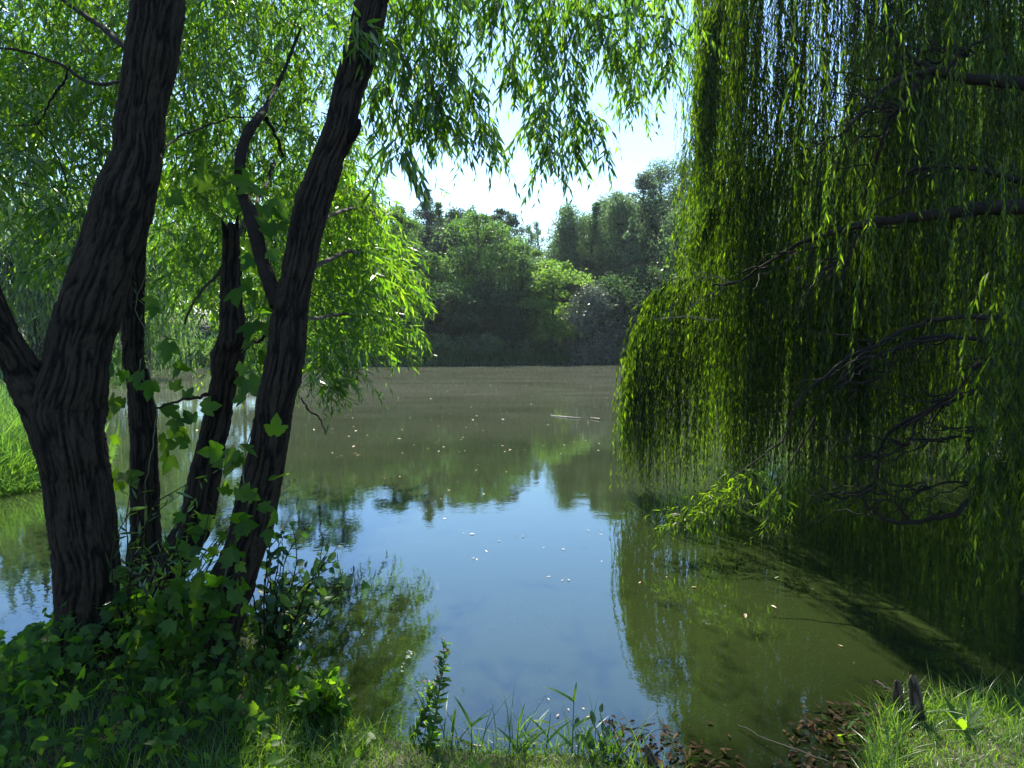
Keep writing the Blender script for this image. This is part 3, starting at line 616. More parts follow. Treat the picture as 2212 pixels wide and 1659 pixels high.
# dark curtain close by at the right edge
O = np.array([P(a, b, c) for a, b, c in zip(rng.uniform(2120, 2330, 130), rng.uniform(560, 1000, 130), rng.uniform(3.2, 4.0, 130))])
strands(O, down_dirs(130, .1), np.minimum(rng.uniform(.5, .95, 130), O[:, 2]-.35), 44, .08, .013, .1)
O = np.array([P(a, b, c) for a, b, c in zip(rng.uniform(1700, 2300, 90), rng.uniform(-250, 500, 90), rng.uniform(3.9, 4.8, 90))])
strands(O, down_dirs(90, .1), rng.uniform(.5, 1.0, 90), 36, .075, .013, .15)
# leafy branch ends dipping in the water
O = np.concatenate([tongue(60, [(1640, 1010, 26, 4.9), (1580, 1060, 26, 4.85), (1510, 1095, 18, 4.8)]), tongue(16, [(1490, 1110, 10, 4.7), (1470, 1118, 8, 4.7)])])
sprays(lf, tw, O, down_dirs(len(O), .1, (-.5, 0, 0)), rng.uniform(.15, .32, len(O)), 13, .075, .012, .4, zmin=.015)
O = tongue(14, [(1680, 1050, 8, 4.5), (1665, 1090, 12, 4.4), (1650, 1120, 8, 4.4)])
sprays(lf, tw, O, down_dirs(len(O), .5), rng.uniform(.12, .22, len(O)), 11, .075, .013, .4, zmin=.015)
limb(tw, px_trunk([(1760, 900, 5, 4.7), (1720, 980, 4, 4.6), (1685, 1040, 3, 4.5), (1660, 1110, 2, 4.4)]), 5)
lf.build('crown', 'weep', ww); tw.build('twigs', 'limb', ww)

# ------------------------------------------------------------------ distant trees
def far_tree(name, u, vtop, wpx, D, kind, label, cat='tree', group=None, vbase=None, leaf='robinia', n=5200, ls=.24, seed=0, crown_lo=.12):
    rs = np.random.default_rng(1000+seed+int(u*7+D*13))
    top = P(u, vtop, D); x, y = top[0], top[1]
    gz = float(ground_z([x], [y])[0]); H = top[2]-gz; W = wpx*D/FPX/2
    root = thing(name, (x, y, gz), label, cat, group)
    wood = MB()
    lean = rs.normal(0, .03, 2)
    zs = np.linspace(0, .96, 9)
    tp = np.stack([x+lean[0]*H*zs*zs+rs.normal(0, .05, 9), y+lean[1]*H*zs*zs+rs.normal(0, .05, 9), gz-.1+zs*H, (.012*H+.03)*(1-zs)**.8+.02], 1)
    tp = spline(tp, 24); paths_tube(wood, tp[None, :, :3], tp[None, :, 3], 7)
    env = {'robinia': lambda t: np.clip(1.15*np.sin(math.pi*np.clip(t*.86+.10, 0, 1))**.6, .12, 1)*(.8+.2*np.sin(t*17)),
           'birch': lambda t: np.clip(1.6*(1-t)**.55, .28, 1)*(.85+.15*np.sin(t*23)),
           'spire': lambda t: np.clip(1.25*(1-t)**.75, .08, 1)*(.85+.15*np.sin(t*40)),
           'poplar': lambda t: np.clip(1.1*np.sin(math.pi*np.clip(t*.9+.08, 0, 1))**.5, .1, 1),
           'shrub': lambda t: np.clip(np.sqrt(np.maximum(1-t*t, 0)), .1, 1)}[kind]
    nc = {'robinia': 62, 'birch': 95, 'spire': 70, 'poplar': 60, 'shrub': 22}[kind]
    t = np.sort(rs.uniform(0, 1, nc)**.9); a = rs.uniform(0, 2*math.pi, nc); rr = env(t)*W*rs.uniform(.25, 1.0, nc)**.6
    if kind == 'poplar': rr *= rs.uniform(.5, 1, nc)
    cz = gz+H*(crown_lo+(1-crown_lo)*t*.985)
    axz = np.interp(cz, tp[:, 2], np.arange(24)); k = axz.astype(int).clip(0, 22)
    cx = tp[k, 0]+np.cos(a)*rr; cy = tp[k, 1]+np.sin(a)*rr
    cen = np.stack([cx, cy, cz], 1)
    # limbs from the trunk out to every clump
    kb = np.interp(cz-rr*(.9 if kind != 'spire' else .1)-.2, tp[:, 2], np.arange(24)).astype(int).clip(0, 23)
    b0 = tp[kb, :3]; s = np.linspace(0, 1, 5)[None, :, None]
    lp = b0[:, None]*(1-s)+cen[:, None]*s+np.array([0, 0, 1.])*np.sin(s*math.pi)*.12*rr[:, None, None]
    paths_tube(wood, lp, (.006*H*(1-.8*np.linspace(0, 1, 5)))[None]*(.4+.6*rs.random((nc, 1))), 4)
    wood.build('trunk', 'farbark', root)
    size = {'robinia': W*.46, 'birch': W*.50, 'spire': W*.36, 'poplar': W*.4, 'shrub': W*.45}[kind]
    sz = size*rs.uniform(.55, 1.25, nc)*np.where(t > .85, .6, 1)
    flat = {'robinia': .38, 'birch': .95, 'spire': .5, 'poplar': 1.6, 'shrub': .6}[kind]
    idx = rs.integers(0, nc, n); g = unit(rs.normal(size=(n, 3)))*(rs.random((n, 1))**.45)
    pos = cen[idx]+g*sz[idx][:, None]*np.array([1, 1, flat])
    if kind == 'robinia': pos[:, 2] -= .25*(g[:, 0]**2+g[:, 1]**2)*sz[idx]
    if kind in ('birch',): pos[:, 2] -= np.abs(rs.normal(0, .35, n))*sz[idx]
    pos[:, 2] = np.maximum(pos[:, 2], gz+.05)
    d = unit(rs.normal(size=(n, 3))+np.array([0, 0, -.6 if kind in ('birch', 'robinia') else .2])); nr = unit(rs.normal(size=(n, 3))+np.array([0, 0, 1.2 if kind == 'robinia' else .4]))
    L = ls*rs.uniform(.5, 1.25, n)
    lf = MB(); stamp(lf, LANCE, pos, d, nr, L, L*(.55 if kind != 'birch' else .45)); lf.build('crown', leaf, root)
    return root
FT = [
 ('robinia_tree', 848, 452, 130, 49, 'robinia', 'robinia', 'green feathery tree at the left of the far shore, beside the near foliage'),
 ('spire_tree', 926, 412, 100, 56, 'spire', 'spruce', 'narrow grey-green tree with a pointed top, left part of the far shore'),
 ('robinia_tree', 985, 462, 110, 53, 'birch', 'spruce', 'thin dark tree with two small points behind the tiered green trees'),
 ('robinia_tree', 905, 540, 110, 46.5, 'robinia', 'robinia', 'low tiered green tree in front of the pointed grey-green one'),
 ('robinia_tree', 1030, 468, 165, 48.5, 'robinia', 'robinia', 'broad tiered green tree with a dark visible trunk, middle of the far shore'),
 ('robinia_tree', 1088, 455, 92, 54, 'robinia', 'spruce', 'round-topped dark green tree rising behind the broad tiered one'),
 ('robinia_tree', 1122, 522, 105, 48, 'robinia', 'robinia', 'green tree with stepped foliage just left of the gap in the skyline'),
 ('poplar_tree', 1150, 492, 46, 74, 'poplar', 'birch', 'pale slim far tree at the left of the skyline gap'),
 ('poplar_tree', 1168, 482, 30, 76, 'poplar', 'birch', 'pale slim far tree standing highest in the skyline gap'),
 ('young_robinia', 1192, 566, 125, 46.5, 'robinia', 'lime', 'bright yellow-green tree standing out against the dark wood'),
 ('birch_tree', 1245, 447, 125, 54, 'birch', 'birch', 'pale grey-green tree just right of the gap in the skyline'),
 ('birch_tree', 1312, 432, 120, 56, 'birch', 'birch', 'grey-green tree with a ragged top, second right of the skyline gap'),
 ('spire_tree', 1388, 380, 130, 55, 'spire', 'spruce', 'tall dark pointed tree among the pale ones at right'),
 ('birch_tree', 1352, 415, 110, 53, 'birch', 'birch', 'pale tree leaning against the tall dark pointed one on its left side'),
 ('birch_tree', 1440, 352, 130, 56, 'birch', 'birch', 'tall pale rounded tree right of the dark pointed one'),
 ('birch_tree', 1508, 312, 170, 54, 'birch', 'birch', 'tallest pale tree of the far shore, half behind the willow curtain'),
 ('birch_tree', 1478, 450, 120, 50, 'birch', 'birch', 'lower soft pale tree in front of the tallest pale one'),
 ('silver_tree', 1285, 628, 110, 46, 'birch', 'silver', 'greyish tree with whitish leaves low in the dark wood, right of the bright one'),
 ('birch_tree', 1390, 590, 120, 47, 'birch', 'shaded_leaf', 'dim mid-height tree in the wood behind the silvery one'),
 ('birch_tree', 1280, 470, 120, 58, 'birch', 'birch', 'dim grey-green tree filling in behind the ones right of the gap'),
 ('birch_tree', 1415, 430, 120, 58, 'birch', 'birch', 'grey-green tree standing behind the dark pointed one on its right'),
 ('birch_tree', 1225, 500, 70, 56, 'birch', 'birch', 'narrow pale tree forming the right side of the skyline gap'),
 ('shaded_tree', 1330, 610, 130, 47, 'birch', 'shaded_leaf', 'very dark tree low in the wood right of the whitish-leaved one'),
 ('shaded_tree', 1440, 620, 140, 46, 'robinia', 'shaded_leaf', 'very dark low tree beside the willow curtain on the far bank'),
 ('robinia_tree', 1070, 610, 120, 46, 'birch', 'shaded_leaf', 'dark low tree left of the bright yellow-green one'),
 ('robinia_tree', 965, 620, 130, 44.5, 'robinia', 'shaded_leaf', 'dark low tree under the broad tiered one, over the reeds'),
 ('robinia_tree', 780, 500, 140, 46, 'robinia', 'robinia', 'green tree of the far shore showing through the near hanging leaves'),
 ('robinia_tree', 700, 470, 150, 48, 'robinia', 'robinia', 'far green tree seen through leaves right of the tall leaning trunk'),
 ('robinia_tree', 840, 640, 120, 43, 'birch', 'shaded_leaf', 'dark low tree at the left end of the visible far bank'),
]
for i, (nm, u, vt, w, D, kind, leaf, lab) in enumerate(FT):
    far_tree(nm, u, vt-6, w*1.3, D, kind, lab, seed=i, leaf=leaf, n={'robinia': 14000, 'birch': 21000, 'spire': 9500, 'poplar': 3600}[kind], crown_lo=.10 if kind != 'birch' else .05,
             ls={'robinia': .21, 'birch': .19, 'spire': .18, 'poplar': .2}[kind])
SLIM = [(868, 440, 50, 52, 'slim pointed tree behind the leftmost tiered green tree'), (950, 436, 44, 55, 'slim grey-green tree just right of the narrow pointed one'), (1010, 452, 46, 54, 'slim dark tree peeping over the broad tiered one on its left'),
 (1060, 462, 46, 52, 'slim tree between the broad tiered one and the round-topped dark one'), (1218, 470, 46, 53, 'slimmest pale tree at the right rim of the skyline gap'), (1272, 436, 50, 53, 'slim upright pale tree, the pointed one between two rounded pale crowns'),
 (1335, 415, 46, 54, 'slim upright tree left of the tall dark pointed one'), (1412, 392, 50, 54, 'slim upright tree touching the right side of the tall dark pointed one'), (1468, 352, 54, 54, 'slim tall tree just left of the tallest pale one'), (1365, 470, 50, 49, 'slim dark-stemmed tree standing in front of the tall pointed one')]
for i, (u, vt, w, D, lab) in enumerate(SLIM): far_tree('slim_tree', u, vt, w*1.35, D, 'spire' if i % 2 else 'poplar', lab, seed=500+i, leaf='birch' if u > 1180 else 'robinia', n=6500, ls=.18, crown_lo=.12)
GB = 'trees of the wood behind the front row'
for i in range(34):
    u = 640+i*29+rng.uniform(-12, 12); vt = np.interp(u, [600, 900, 1090, 1135, 1160, 1200, 1300, 1450, 1700], [500, 470, 470, 540, 575, 520, 470, 400, 380])+rng.uniform(0, 60)
    far_tree('wood_tree', u, vt, rng.uniform(150, 200), rng.uniform(56, 66), 'birch', 'dark filler tree standing in the wood behind the front row of the far shore' if False else 'dim tree standing in the wood behind the front row of the far shore', group=GB, seed=100+i, leaf='birch' if u > 1180 else 'shaded_leaf', n=7500, ls=.34, crown_lo=.02)
GR = 'far trees glimpsed through the right-hand willow'
for i in range(20):
    u = 1590+i*48+rng.uniform(-20, 20); D = rng.uniform(34, 44) if i < 4 else rng.uniform(17, 26)
    far_tree('bank_tree', u, rng.uniform(-100, 330) if i > 4 else rng.uniform(300, 380), 260, D, 'birch', 'green tree beyond the pond, glimpsed between the strands of the right-hand willow', group=GR, seed=200+i, leaf='farwillow', n=6000, ls=.26, crown_lo=.01)
GL = 'trees of the left far bank seen between the trunks'
for i in range(9):
    u = 300+i*55+rng.uniform(-15, 15); D = rng.uniform(43, 52)
    far_tree('bank_tree', u, rng.uniform(330, 470), 130, D, 'robinia', 'green tree on the left far bank, seen between the near trunks', group=GL, seed=300+i, leaf='robinia', n=4200, ls=.28, crown_lo=.10)
# weeping willows on the left bank
def far_weeper(u, v, wpx, D, label, n=620, vend=None):
    top = P(u, v, D); gz = float(ground_z([top[0]], [top[1]])[0]); H = top[2]-gz; W = wpx*D/FPX/2
    root = thing('weeping_willow', (top[0], top[1], gz), label, 'tree'); lf, wd = MB(), MB()
    limb(wd, [[top[0], top[1], gz-.2, .4], [top[0]+.2, top[1], gz+H*.3, .32], [top[0], top[1], gz+H*.6, .2], [top[0], top[1], gz+H*.95, .05]], 8)
    nb = 26; a = rng.uniform(0, 2*math.pi, nb); r = W*rng.uniform(.35, .9, nb); zz = gz+H*rng.uniform(.45, .95, nb)
    s = np.linspace(0, 1, 7)[None, :, None]; b0 = np.stack([top[0]+a*0, top[1]+a*0, gz+(zz-gz)*.55], 1); e = np.stack([top[0]+np.cos(a)*r, top[1]+np.sin(a)*r, zz], 1)
    br = b0[:, None]*(1-s)+e[:, None]*s+np.array([0, 0, 1.])*np.sin(s*math.pi)*H*.08
    paths_tube(wd, br, (.11*(1-.85*np.linspace(0, 1, 7)))[None]*np.ones((nb, 1)), 5)
    k = rng.integers(0, nb, n); f = rng.uniform(.3, 1, n)*5.99; kk = f.astype(int); O = br[k, kk]*(1-(f-kk))[:, None]+br[k, kk+1]*(f-kk)[:, None]
    O = O+rng.normal(0, .35, (n, 3))
    Ln = np.minimum(rng.uniform(2.0, 4.6, n), O[:, 2]-.3); seg = 8; s = np.linspace(0, 1, seg)[None, :, None]
    out = unit(O-np.array([top[0], top[1], gz+H*.6]))*np.array([1, 1, .3])
    pts = O[:, None]+out[:, None]*.9*(1-np.exp(-s*3))+np.array([0, 0, -1.])*Ln[:, None, None]*s**1.3+rng.normal(0, .04, (n, seg, 3))
    pts[..., 2] = np.maximum(pts[..., 2], .15)
    leaves_on(lf, pts, 60, .17, .05, LANCE, .5, .7, .0)
    wd.build('trunk', 'farbark', root); lf.build('crown', 'farwillow', root)
far_weeper(60, 330, 420, 22, 'large hazy weeping willow across the pond at the left edge', 900)
far_weeper(285, 420, 230, 27, 'hazy weeping willow across the water, behind the slim trunk', 520)
far_weeper(-260, 200, 420, 20, 'weeping willow at the far left, mostly outside the picture', 400)

# ------------------------------------------------------------------ far bank undergrowth
SH = [(560, 785, 90, 40.5), (650, 790, 90, 41), (740, 790, 80, 41), (820, 785, 80, 40.6), (880, 780, 90, 41.5), (945, 778, 80, 42.5), (1010, 772, 90, 43.5), (1062, 768, 100, 44), (1130, 770, 80, 45), (1190, 768, 70, 46), (1280, 772, 80, 50), (1340, 770, 80, 46), (480, 780, 90, 41), (410, 790, 80, 39)]
for i, (u, v, w, D) in enumerate(SH):
    hh = rng.uniform(22, 62); w *= rng.uniform(.7, 1.3)
    far_tree('shoreline_shrub', u, v-hh, w, D, 'shrub', 'low dark green bush on the edge of the far bank', 'shrub', 'bushes along the far shore', leaf='farwillow' if i % 3 else 'birch', n=2600, ls=.17, seed=400+i, crown_lo=0)
def reeds_far():
    mb = MB(); n = 60000
    s = rng.uniform(0, 1, n); poly = np.array([(-6, 9.2), (-8, 11.2), (-12, 17), (-16.5, 25), (-19.3, 31), (-19, 34.5), (-16.5, 39.8), (-9, 40), (-4, 41.8), (1, 44.5), (3.8, 45.6), (5.2, 47.7), (7.8, 44.3), (12.3, 41.2), (16.2, 34.5), (14.3, 24), (10.4, 15), (7.4, 10.8)])
    seg = np.linspace(0, len(poly)-1.001, n); rng.shuffle(seg); k = seg.astype(int); f = (seg-k)[:, None]
    xy = poly[k]*(1-f)+poly[k+1]*f+np.stack([rng.normal(0, .9, n), rng.normal(.4, 1.3, n)], 1)
    d = pond_sdf(xy[:, 0], xy[:, 1]); xy = xy[d > -.3]; z = np.maximum(ground_z(xy[:, 0], xy[:, 1]), 0)
    m = len(xy); L = rng.uniform(.2, .7, m)
    stamp(mb, BLADE, np.column_stack([xy, z]), rng.normal(0, .25, (m, 3))+np.array([0, 0, 1.]), rdir(m)*np.array([1, 1, .1]), L, .05, .5)
    tag(mb.build('shore_grass', 'robinia'), 'dark grass fringe along the far waterline', 'grass', kind='stuff')
reeds_far()
# ------------------------------------------------------------------ near bank grass
def scatter(n, x0, x1, y0, y1, dmin=.0, dmax=9, dens=None):
    x = rng.uniform(x0, x1, n); y = rng.uniform(y0, y1, n); d = pond_sdf(x, y); m = (d > dmin) & (d < dmax)
    if dens is not None: m &= rng.random(n) < dens(x, y)
    x, y, d = x[m], y[m], d[m]; return np.column_stack([x, y, ground_z(x, y, d)-.005])
def grass(name, pts, l0, l1, w, label, bend=None):
    mb = MB(); m = len(pts)
    L = rng.uniform(l0, l1, m); d = rng.normal(0, .28, (m, 3)); d[:, 2] = 1; nr = rdir(m)*np.array([1, 1, .1])
    h = m//2
    stamp(mb, BLADE, pts[:h], d[:h], nr[:h], L[:h], w, .7); stamp(mb, BLADE6, pts[h:], d[h:], nr[h:], L[h:]*1.15, w, .9)
    return tag(mb.build(name, 'grass'), label, 'grass', kind='stuff')
right = lambda x, y: np.where((x > 1.15), 1.0, .75)
grass('grass', scatter(75000, -.9, 2.9, 1.55, 3.1, -.01, 1.2, right), .022, .065, .0024, 'short green grass on the near bank, sunlit at the lower right')
grass('left_grass', scatter(30000, -2.6, -.5, 1.7, 3.0, .03, 1.5, lambda x, y: np.where(x > -1.0, .8, .35)), .04, .12, .003, 'dim grass at the foot of the dark trunks')
# long blades on the muddy edge
pts = np.concatenate([scatter(1500, -.7, 1.9, 1.9, 3.0, -.05, .10), scatter(9000, 1.0, 2.2, 1.7, 3.1, -.04, .08)]); grass('edge_grass', pts, .07, .18, .003, 'longer grass blades along the muddy waterline')
pts = scatter(1500, 1.5, 3.4, 2.4, 3.7, -.05, .5); grass('shade_grass', pts, .06, .15, .0035, 'long dark grass blades in the shade under the right-hand willow')
# sunlit grassy spit at the left
p = scatter(26000, -7.2, -4.4, 5.2, 9.6, -.25, 1.6); mbg = MB(); m = len(p); p[:, 2] = np.maximum(p[:, 2], 0)
L = rng.uniform(.25, .75, m)*np.clip((pond_sdf(p[:, 0], p[:, 1])+.5)/.9, .3, 1); d = rng.normal(0, .35, (m, 3)); d[:, 2] = 1; d[:, 0] += .35
stamp(mbg, BLADE6, p, d, rdir(m)*np.array([1, 1, .1]), L, .010, .8)
tag(mbg.build('sunlit_sedge', 'reed'), 'bright yellow-green sedge leaning over the water at the left edge', 'sedge', kind='stuff')

# ------------------------------------------------------------------ hop vines, ground cover and saplings on the left bank
def hop_leaves(mb, p, size, up=.8, toward=(0, -.35, 0)):
    n = len(p); nr = unit(rng.normal(0, .45, (n, 3))+np.array([0, 0, up])+np.array(toward)); d = unit(np.cross(nr, rdir(n))+np.array([0, -.15, -.35]))
    s = size*rng.uniform(.6, 1.2, n); stamp(mb, HOP, p, d, nr, s, s)
def cover(n, rows, D0):
    q = tongue(n, rows); return q
mb = MB(); st = MB()
x = rng.uniform(-2.6, -.45, 5200); y = rng.uniform(1.75, 4.2, 5200); d = pond_sdf(x, y); hgt = .24*np.exp(-((x+1.5)**2/.5+(y-2.6)**2/.30))+.04
keep = (d > -.08) & (rng.random(5200) < np.clip(hgt*4.2, .08, 1)*np.where(x > -.75, .25, 1)); x, y, d, hgt = x[keep], y[keep], d[keep], hgt[keep]
p = np.column_stack([x, y, np.maximum(ground_z(x, y, d), .0)+rng.uniform(.02, 1, len(x))*hgt]); hop_leaves(mb, p, .043)
k = rng.integers(0, len(p), 900); q = p[k]+rng.normal(0, .03, (900, 3))*np.array([1, 1, .6])+np.array([0, 0, .02]); nr = unit(rng.normal(0, .6, (900, 3))+np.array([0, -.2, .8]))
stamp(mb, OVATE, q, unit(np.cross(nr, rdir(900))), nr, rng.uniform(.02, .055, 900), rng.uniform(.012, .03, 900))
tag(mb.build('ground_cover', 'hop'), 'carpet of dark lobed leaves round the foot of the trunks', 'ground cover', kind='stuff')
def vine(name, label, rows, leaves, size=.07, leafn=3):
    root_p = P(*rows[0][:2], rows[0][3]); root = thing(name, root_p, label, 'vine')
    s = MB(); pth = limb(s, px_trunk(rows), 4, wob=.006); s.build('stem', 'stem', root)
    l = MB(); q = np.array([P(u+rng.normal(0, 3), v+rng.normal(0, 3), D) for (u, v, D) in leaves])
    hop_leaves(l, q, size, up=.15, toward=(0, -.75, .1)); l.build('leaves', 'hop', root); return root
def along(rows, n, off=22):
    p = spline([(u, v, D, 0) for (u, v, w, D) in rows], n); return [(a+rng.normal(0, off), b+rng.normal(0, off), c-.04+rng.normal(0, .05)) for a, b, c, _ in p]
r1 = [(545, 1180, 4, 3.0), (530, 1000, 3, 3.0), (560, 850, 3, 3.1), (530, 750, 3, 3.1), (560, 640, 3, 3.1), (590, 520, 3, 3.1), (560, 420, 2, 3.1), (535, 390, 2, 3.1)]
vine('hop_vine', 'climbing vine with glowing yellow-green lobed leaves between the two leaning trunks', r1,
     [(515, 625, 2.95), (535, 628, 2.95), (555, 632, 3), (560, 680, 3), (545, 695, 3), (575, 700, 3), (580, 540, 3), (592, 515, 3), (540, 500, 3.1), (550, 560, 3.1), (575, 600, 3.1), (530, 560, 3.1), (560, 425, 3.1), (545, 400, 3.1), (575, 440, 3.1), (590, 460, 3.1), (520, 800, 3), (540, 815, 3), (515, 830, 3), (470, 410, 3.2), (490, 425, 3.2), (455, 395, 3.2), (500, 370, 3.2), (540, 440, 3.15), (560, 480, 3.15), (600, 480, 3.15), (535, 520, 3.15), (548, 730, 3), (566, 760, 3), (530, 850, 3)], .095)
r2 = [(300, 1250, 4, 3.4), (330, 1050, 3, 3.4), (345, 900, 3, 3.4), (300, 800, 3, 3.35), (320, 720, 3, 3.4), (290, 650, 2, 3.4), (330, 560, 2, 3.4), (350, 480, 2, 3.4), (380, 350, 2, 3.4)]
vine('hop_vine', 'vine with large mid-green lobed leaves winding up the slim trunk', r2,
     [(372, 290, 3.2), (395, 325, 3.2), (410, 345, 3.2), (440, 345, 3.2), (460, 360, 3.2), (350, 395, 3.2), (370, 420, 3.2), (310, 510, 3.2), (330, 640, 3.2), (335, 660, 3.2), (355, 735, 3.1), (372, 742, 3.1), (240, 780, 3), (255, 790, 3), (270, 800, 3), (300, 805, 3.1), (325, 825, 3.1), (395, 790, 3.1), (410, 800, 3.1), (245, 850, 3), (262, 865, 3), (230, 880, 3), (375, 845, 3.1), (400, 860, 3.1), (385, 905, 3.1), (365, 925, 3.1), (395, 935, 3.1), (350, 960, 3.1), (370, 985, 3.1), (240, 990, 3), (255, 1060, 3), (230, 1040, 3), (270, 1020, 3), (350, 880, 3.1), (420, 910, 3.1), (440, 880, 3.1), (405, 960, 3.1), (255, 940, 3)], .085)
r3 = [(470, 1400, 4, 2.7), (500, 1250, 4, 2.65), (540, 1120, 3, 2.65), (530, 1000, 3, 2.7), (500, 960, 2, 2.7)]
vine('hop_vine', 'leafy vine growing over the foot of the tall leaning trunk', r3, along(r3, 34, 40)+[(520, 1130, 2.6), (510, 1215, 2.6), (470, 1290, 2.55), (500, 1300, 2.55), (520, 1310, 2.55), (430, 1180, 2.6), (490, 1000, 2.7), (520, 980, 2.7)], .07)
r4 = [(290, 1420, 4, 2.75), (300, 1330, 4, 2.7), (350, 1260, 3, 2.7), (430, 1200, 3, 2.7), (450, 1130, 2, 2.7)]
vine('hop_vine', 'low tangle of lobed leaves between the thick trunk and the leaning ones', r4, along(r4, 40, 46)+along([(270, 1400, 3, 2.7), (330, 1330, 3, 2.7), (460, 1340, 3, 2.7)], 26, 26), .065)

def sapling(name, label, base, stems, leafT, ll, lw, mat, K=9, cat='shrub', stem='stem', r=.003, spread=.9, hang=.1):
    root = thing(name, base, label, cat); s = MB(); l = MB()
    for rws in stems:
        p = limb(s, rws, 5, wob=.004); leaves_on(l, p[None, :, :3], K, ll, lw, leafT, spread, hang, .25)
    s.build('stems', stem, root); l.build('leaves', mat, root); return root
# alder-like sapling leaning over the water right of the tall trunk
base = np.array([-1.05, 2.95, .05]); stems = []
for i in range(34):
    e = P(rng.uniform(580, 790), rng.uniform(1110, 1310), rng.uniform(2.75, 3.3)); mid = base*.5+e*.5+np.array([0, 0, .12])+rng.normal(0, .04, 3)
    stems.append([[*base, .004], [*mid, .003], [*e, .0012]])
sapling('alder_sapling', 'leafy sapling with rounded dark leaves leaning over the water right of the tall trunk', base, stems, OVATE, .065, .042, 'alder', 11, stem='limb')
# willow shoots among the trunk feet
base = np.array([-1.55, 2.75, .2]); stems = []
for i in range(30):
    e = P(rng.uniform(270, 560), rng.uniform(1000, 1300), rng.uniform(2.5, 3.1)); mid = base*.45+e*.55+np.array([0, 0, .05])+rng.normal(0, .05, 3)
    stems.append([[*base, .004], [*mid, .003], [*e, .0012]])
sapling('willow_shoots', 'young willow shoots with narrow upright leaves among the feet of the trunks', base, stems, LANCE2, .085, .017, 'willow', 14, stem='limb')
base = P(60, 1560, 2.45); stems = []
for i in range(16):
    e = P(rng.uniform(5, 120), rng.uniform(1370, 1500), rng.uniform(2.4, 2.8)); stems.append([[*base, .003], [*(base*.5+e*.5+np.array([0, 0, .04])), .0025], [*e, .001]])
sapling('nettle_clump', 'clump of light green shoots at the left of the thick trunk', base, stems, OVATE, .06, .028, 'hop', 12, cat='plant')
base = np.array([*P(690, 1600, 2.45)[:2], .1]); stems = []
for i in range(26):
    e = P(rng.uniform(625, 760), rng.uniform(1425, 1560), rng.uniform(2.35, 2.6)); stems.append([[*base, .003], [*(base*.5+e*.5+np.array([0, 0, .03])), .0025], [*e, .001]])
sapling('bindweed_clump', 'bushy bright green plant with arrow leaves by the water, lower left of centre', base, stems, OVATE, .06, .040, 'hop', 12, cat='plant')

# willowherbs standing in front of the water
def herb(u0, v0, u1, v1, D, label, nl=70):
    b = P(u0, v0, D); e = P(u1, v1, D+.05); root = thing('willowherb', b, label, 'wild flower'); s, l = MB(), MB()
    p = limb(s, [[*b, .0035], [*(b*.5+e*.5+rng.normal(0, .01, 3)), .003], [*e, .001]], 5, 20, wob=.002)
    for t in np.linspace(.35, .92, 14):
        q = p[int(t*19), :3]; a = rng.uniform(0, 6.28); L = .10*(1.1-t)+.03; e2 = q+np.array([math.cos(a)*L*.45, math.sin(a)*L*.45, L])
        limb(s, [[*q, .0012], [*e2, .0006]], 4, 5); leaves_on(l, np.array([spline([q, e2], 4)]), 4, .028, .007, LANCE2, .8, 0)
        if t > .6:
            f = MB(); stamp(f, OVATE, np.repeat(e2[None], 3, 0), rdir(3)+np.array([0, 0, .5]), rdir(3), .009, .006); f.build('flower', 'pink', root)
    leaves_on(l, p[None, :, :3], nl, .042, .018, OVATE, .9, .25, .05)
    s.build('stem', 'stem', root); l.build('leaves', 'hop', root)
herb(925, 1640, 965, 1390, 2.42, 'tallest flowering weed with tiny pink flowers at the lower centre edge')
herb(885, 1600, 925, 1480, 2.45, 'shorter dark weed left of the tall pink-flowered one')
# reed shoots at the water's edge
def reed(u, v, ut, vt, D, label, lv):
    b = P(u, v, D); e = P(ut, vt, D); root = thing('reed_shoot', b, label, 'reed'); s, l = MB(), MB()
    p = limb(s, [[*b, .0022], [*(b*.5+e*.5), .002], [*e, .001]], 5, 12); s.build('stem', 'stem', root)
    for (t, du, dv, L) in lv:
        q = p[int(t*11), :3]; d = np.array([[du, rng.normal(0, .2), dv]]); stamp(l, BLADE6, q[None], d, np.array([[du*.3, -.3, 1.]]), L, .011, .25)
    l.build('leaves', 'reed', root)
reed(975, 1640, 978, 1560, 2.4, 'thin reed shoot just right of the tall pink-flowered weed', [(.8, .1, 1, .10), (.7, .05, 1, .12), (.5, -1, .3, .12)])
reed(1020, 1650, 1018, 1560, 2.4, 'reed shoot with two long leaves spread in a V', [(.95, -.45, 1, .15), (.95, .8, .7, .10), (.5, -1, .5, .13)])
reed(1115, 1655, 1120, 1560, 2.38, 'clump-like reed with many blades at the lower centre', [(.5, 1, .3, .14), (.6, -1, .35, .12), (.9, .1, 1, .13), (.3, .6, 1, .16), (.4, -.5, 1, .15), (.7, 1, .7, .12)])
reed(1175, 1655, 1190, 1540, 2.38, 'tall arching reed right of the bladed clump', [(.5, .7, 1, .16), (.6, -.6, 1, .15), (.9, -1, .25, .11), (.3, 1, .35, .16)])
reed(1235, 1655, 1240, 1500, 2.38, 'tallest thin reed, left of the broad-leaved seedling', [(.95, -1, .7, .15), (.95, .15, 1, .08), (.6, .9, .5, .12), (.3, -.8, .7, .14)])
base = np.array([*P(1300, 1650, 2.36)]); stems = []
for (u, v) in [(1245, 1570), (1275, 1545), (1300, 1525), (1325, 1560), (1340, 1590), (1265, 1600), (1310, 1590)]:
    e = P(u, v, 2.36+rng.normal(0, .04)); stems.append([[*base, .0025], [*(base*.5+e*.5), .002], [*e, .001]])
sapling('seedling', 'small plant with broad oval dark green leaves at the lower centre edge', base, stems, OVATE, .062, .036, 'alder', 4, cat='plant', spread=.5)
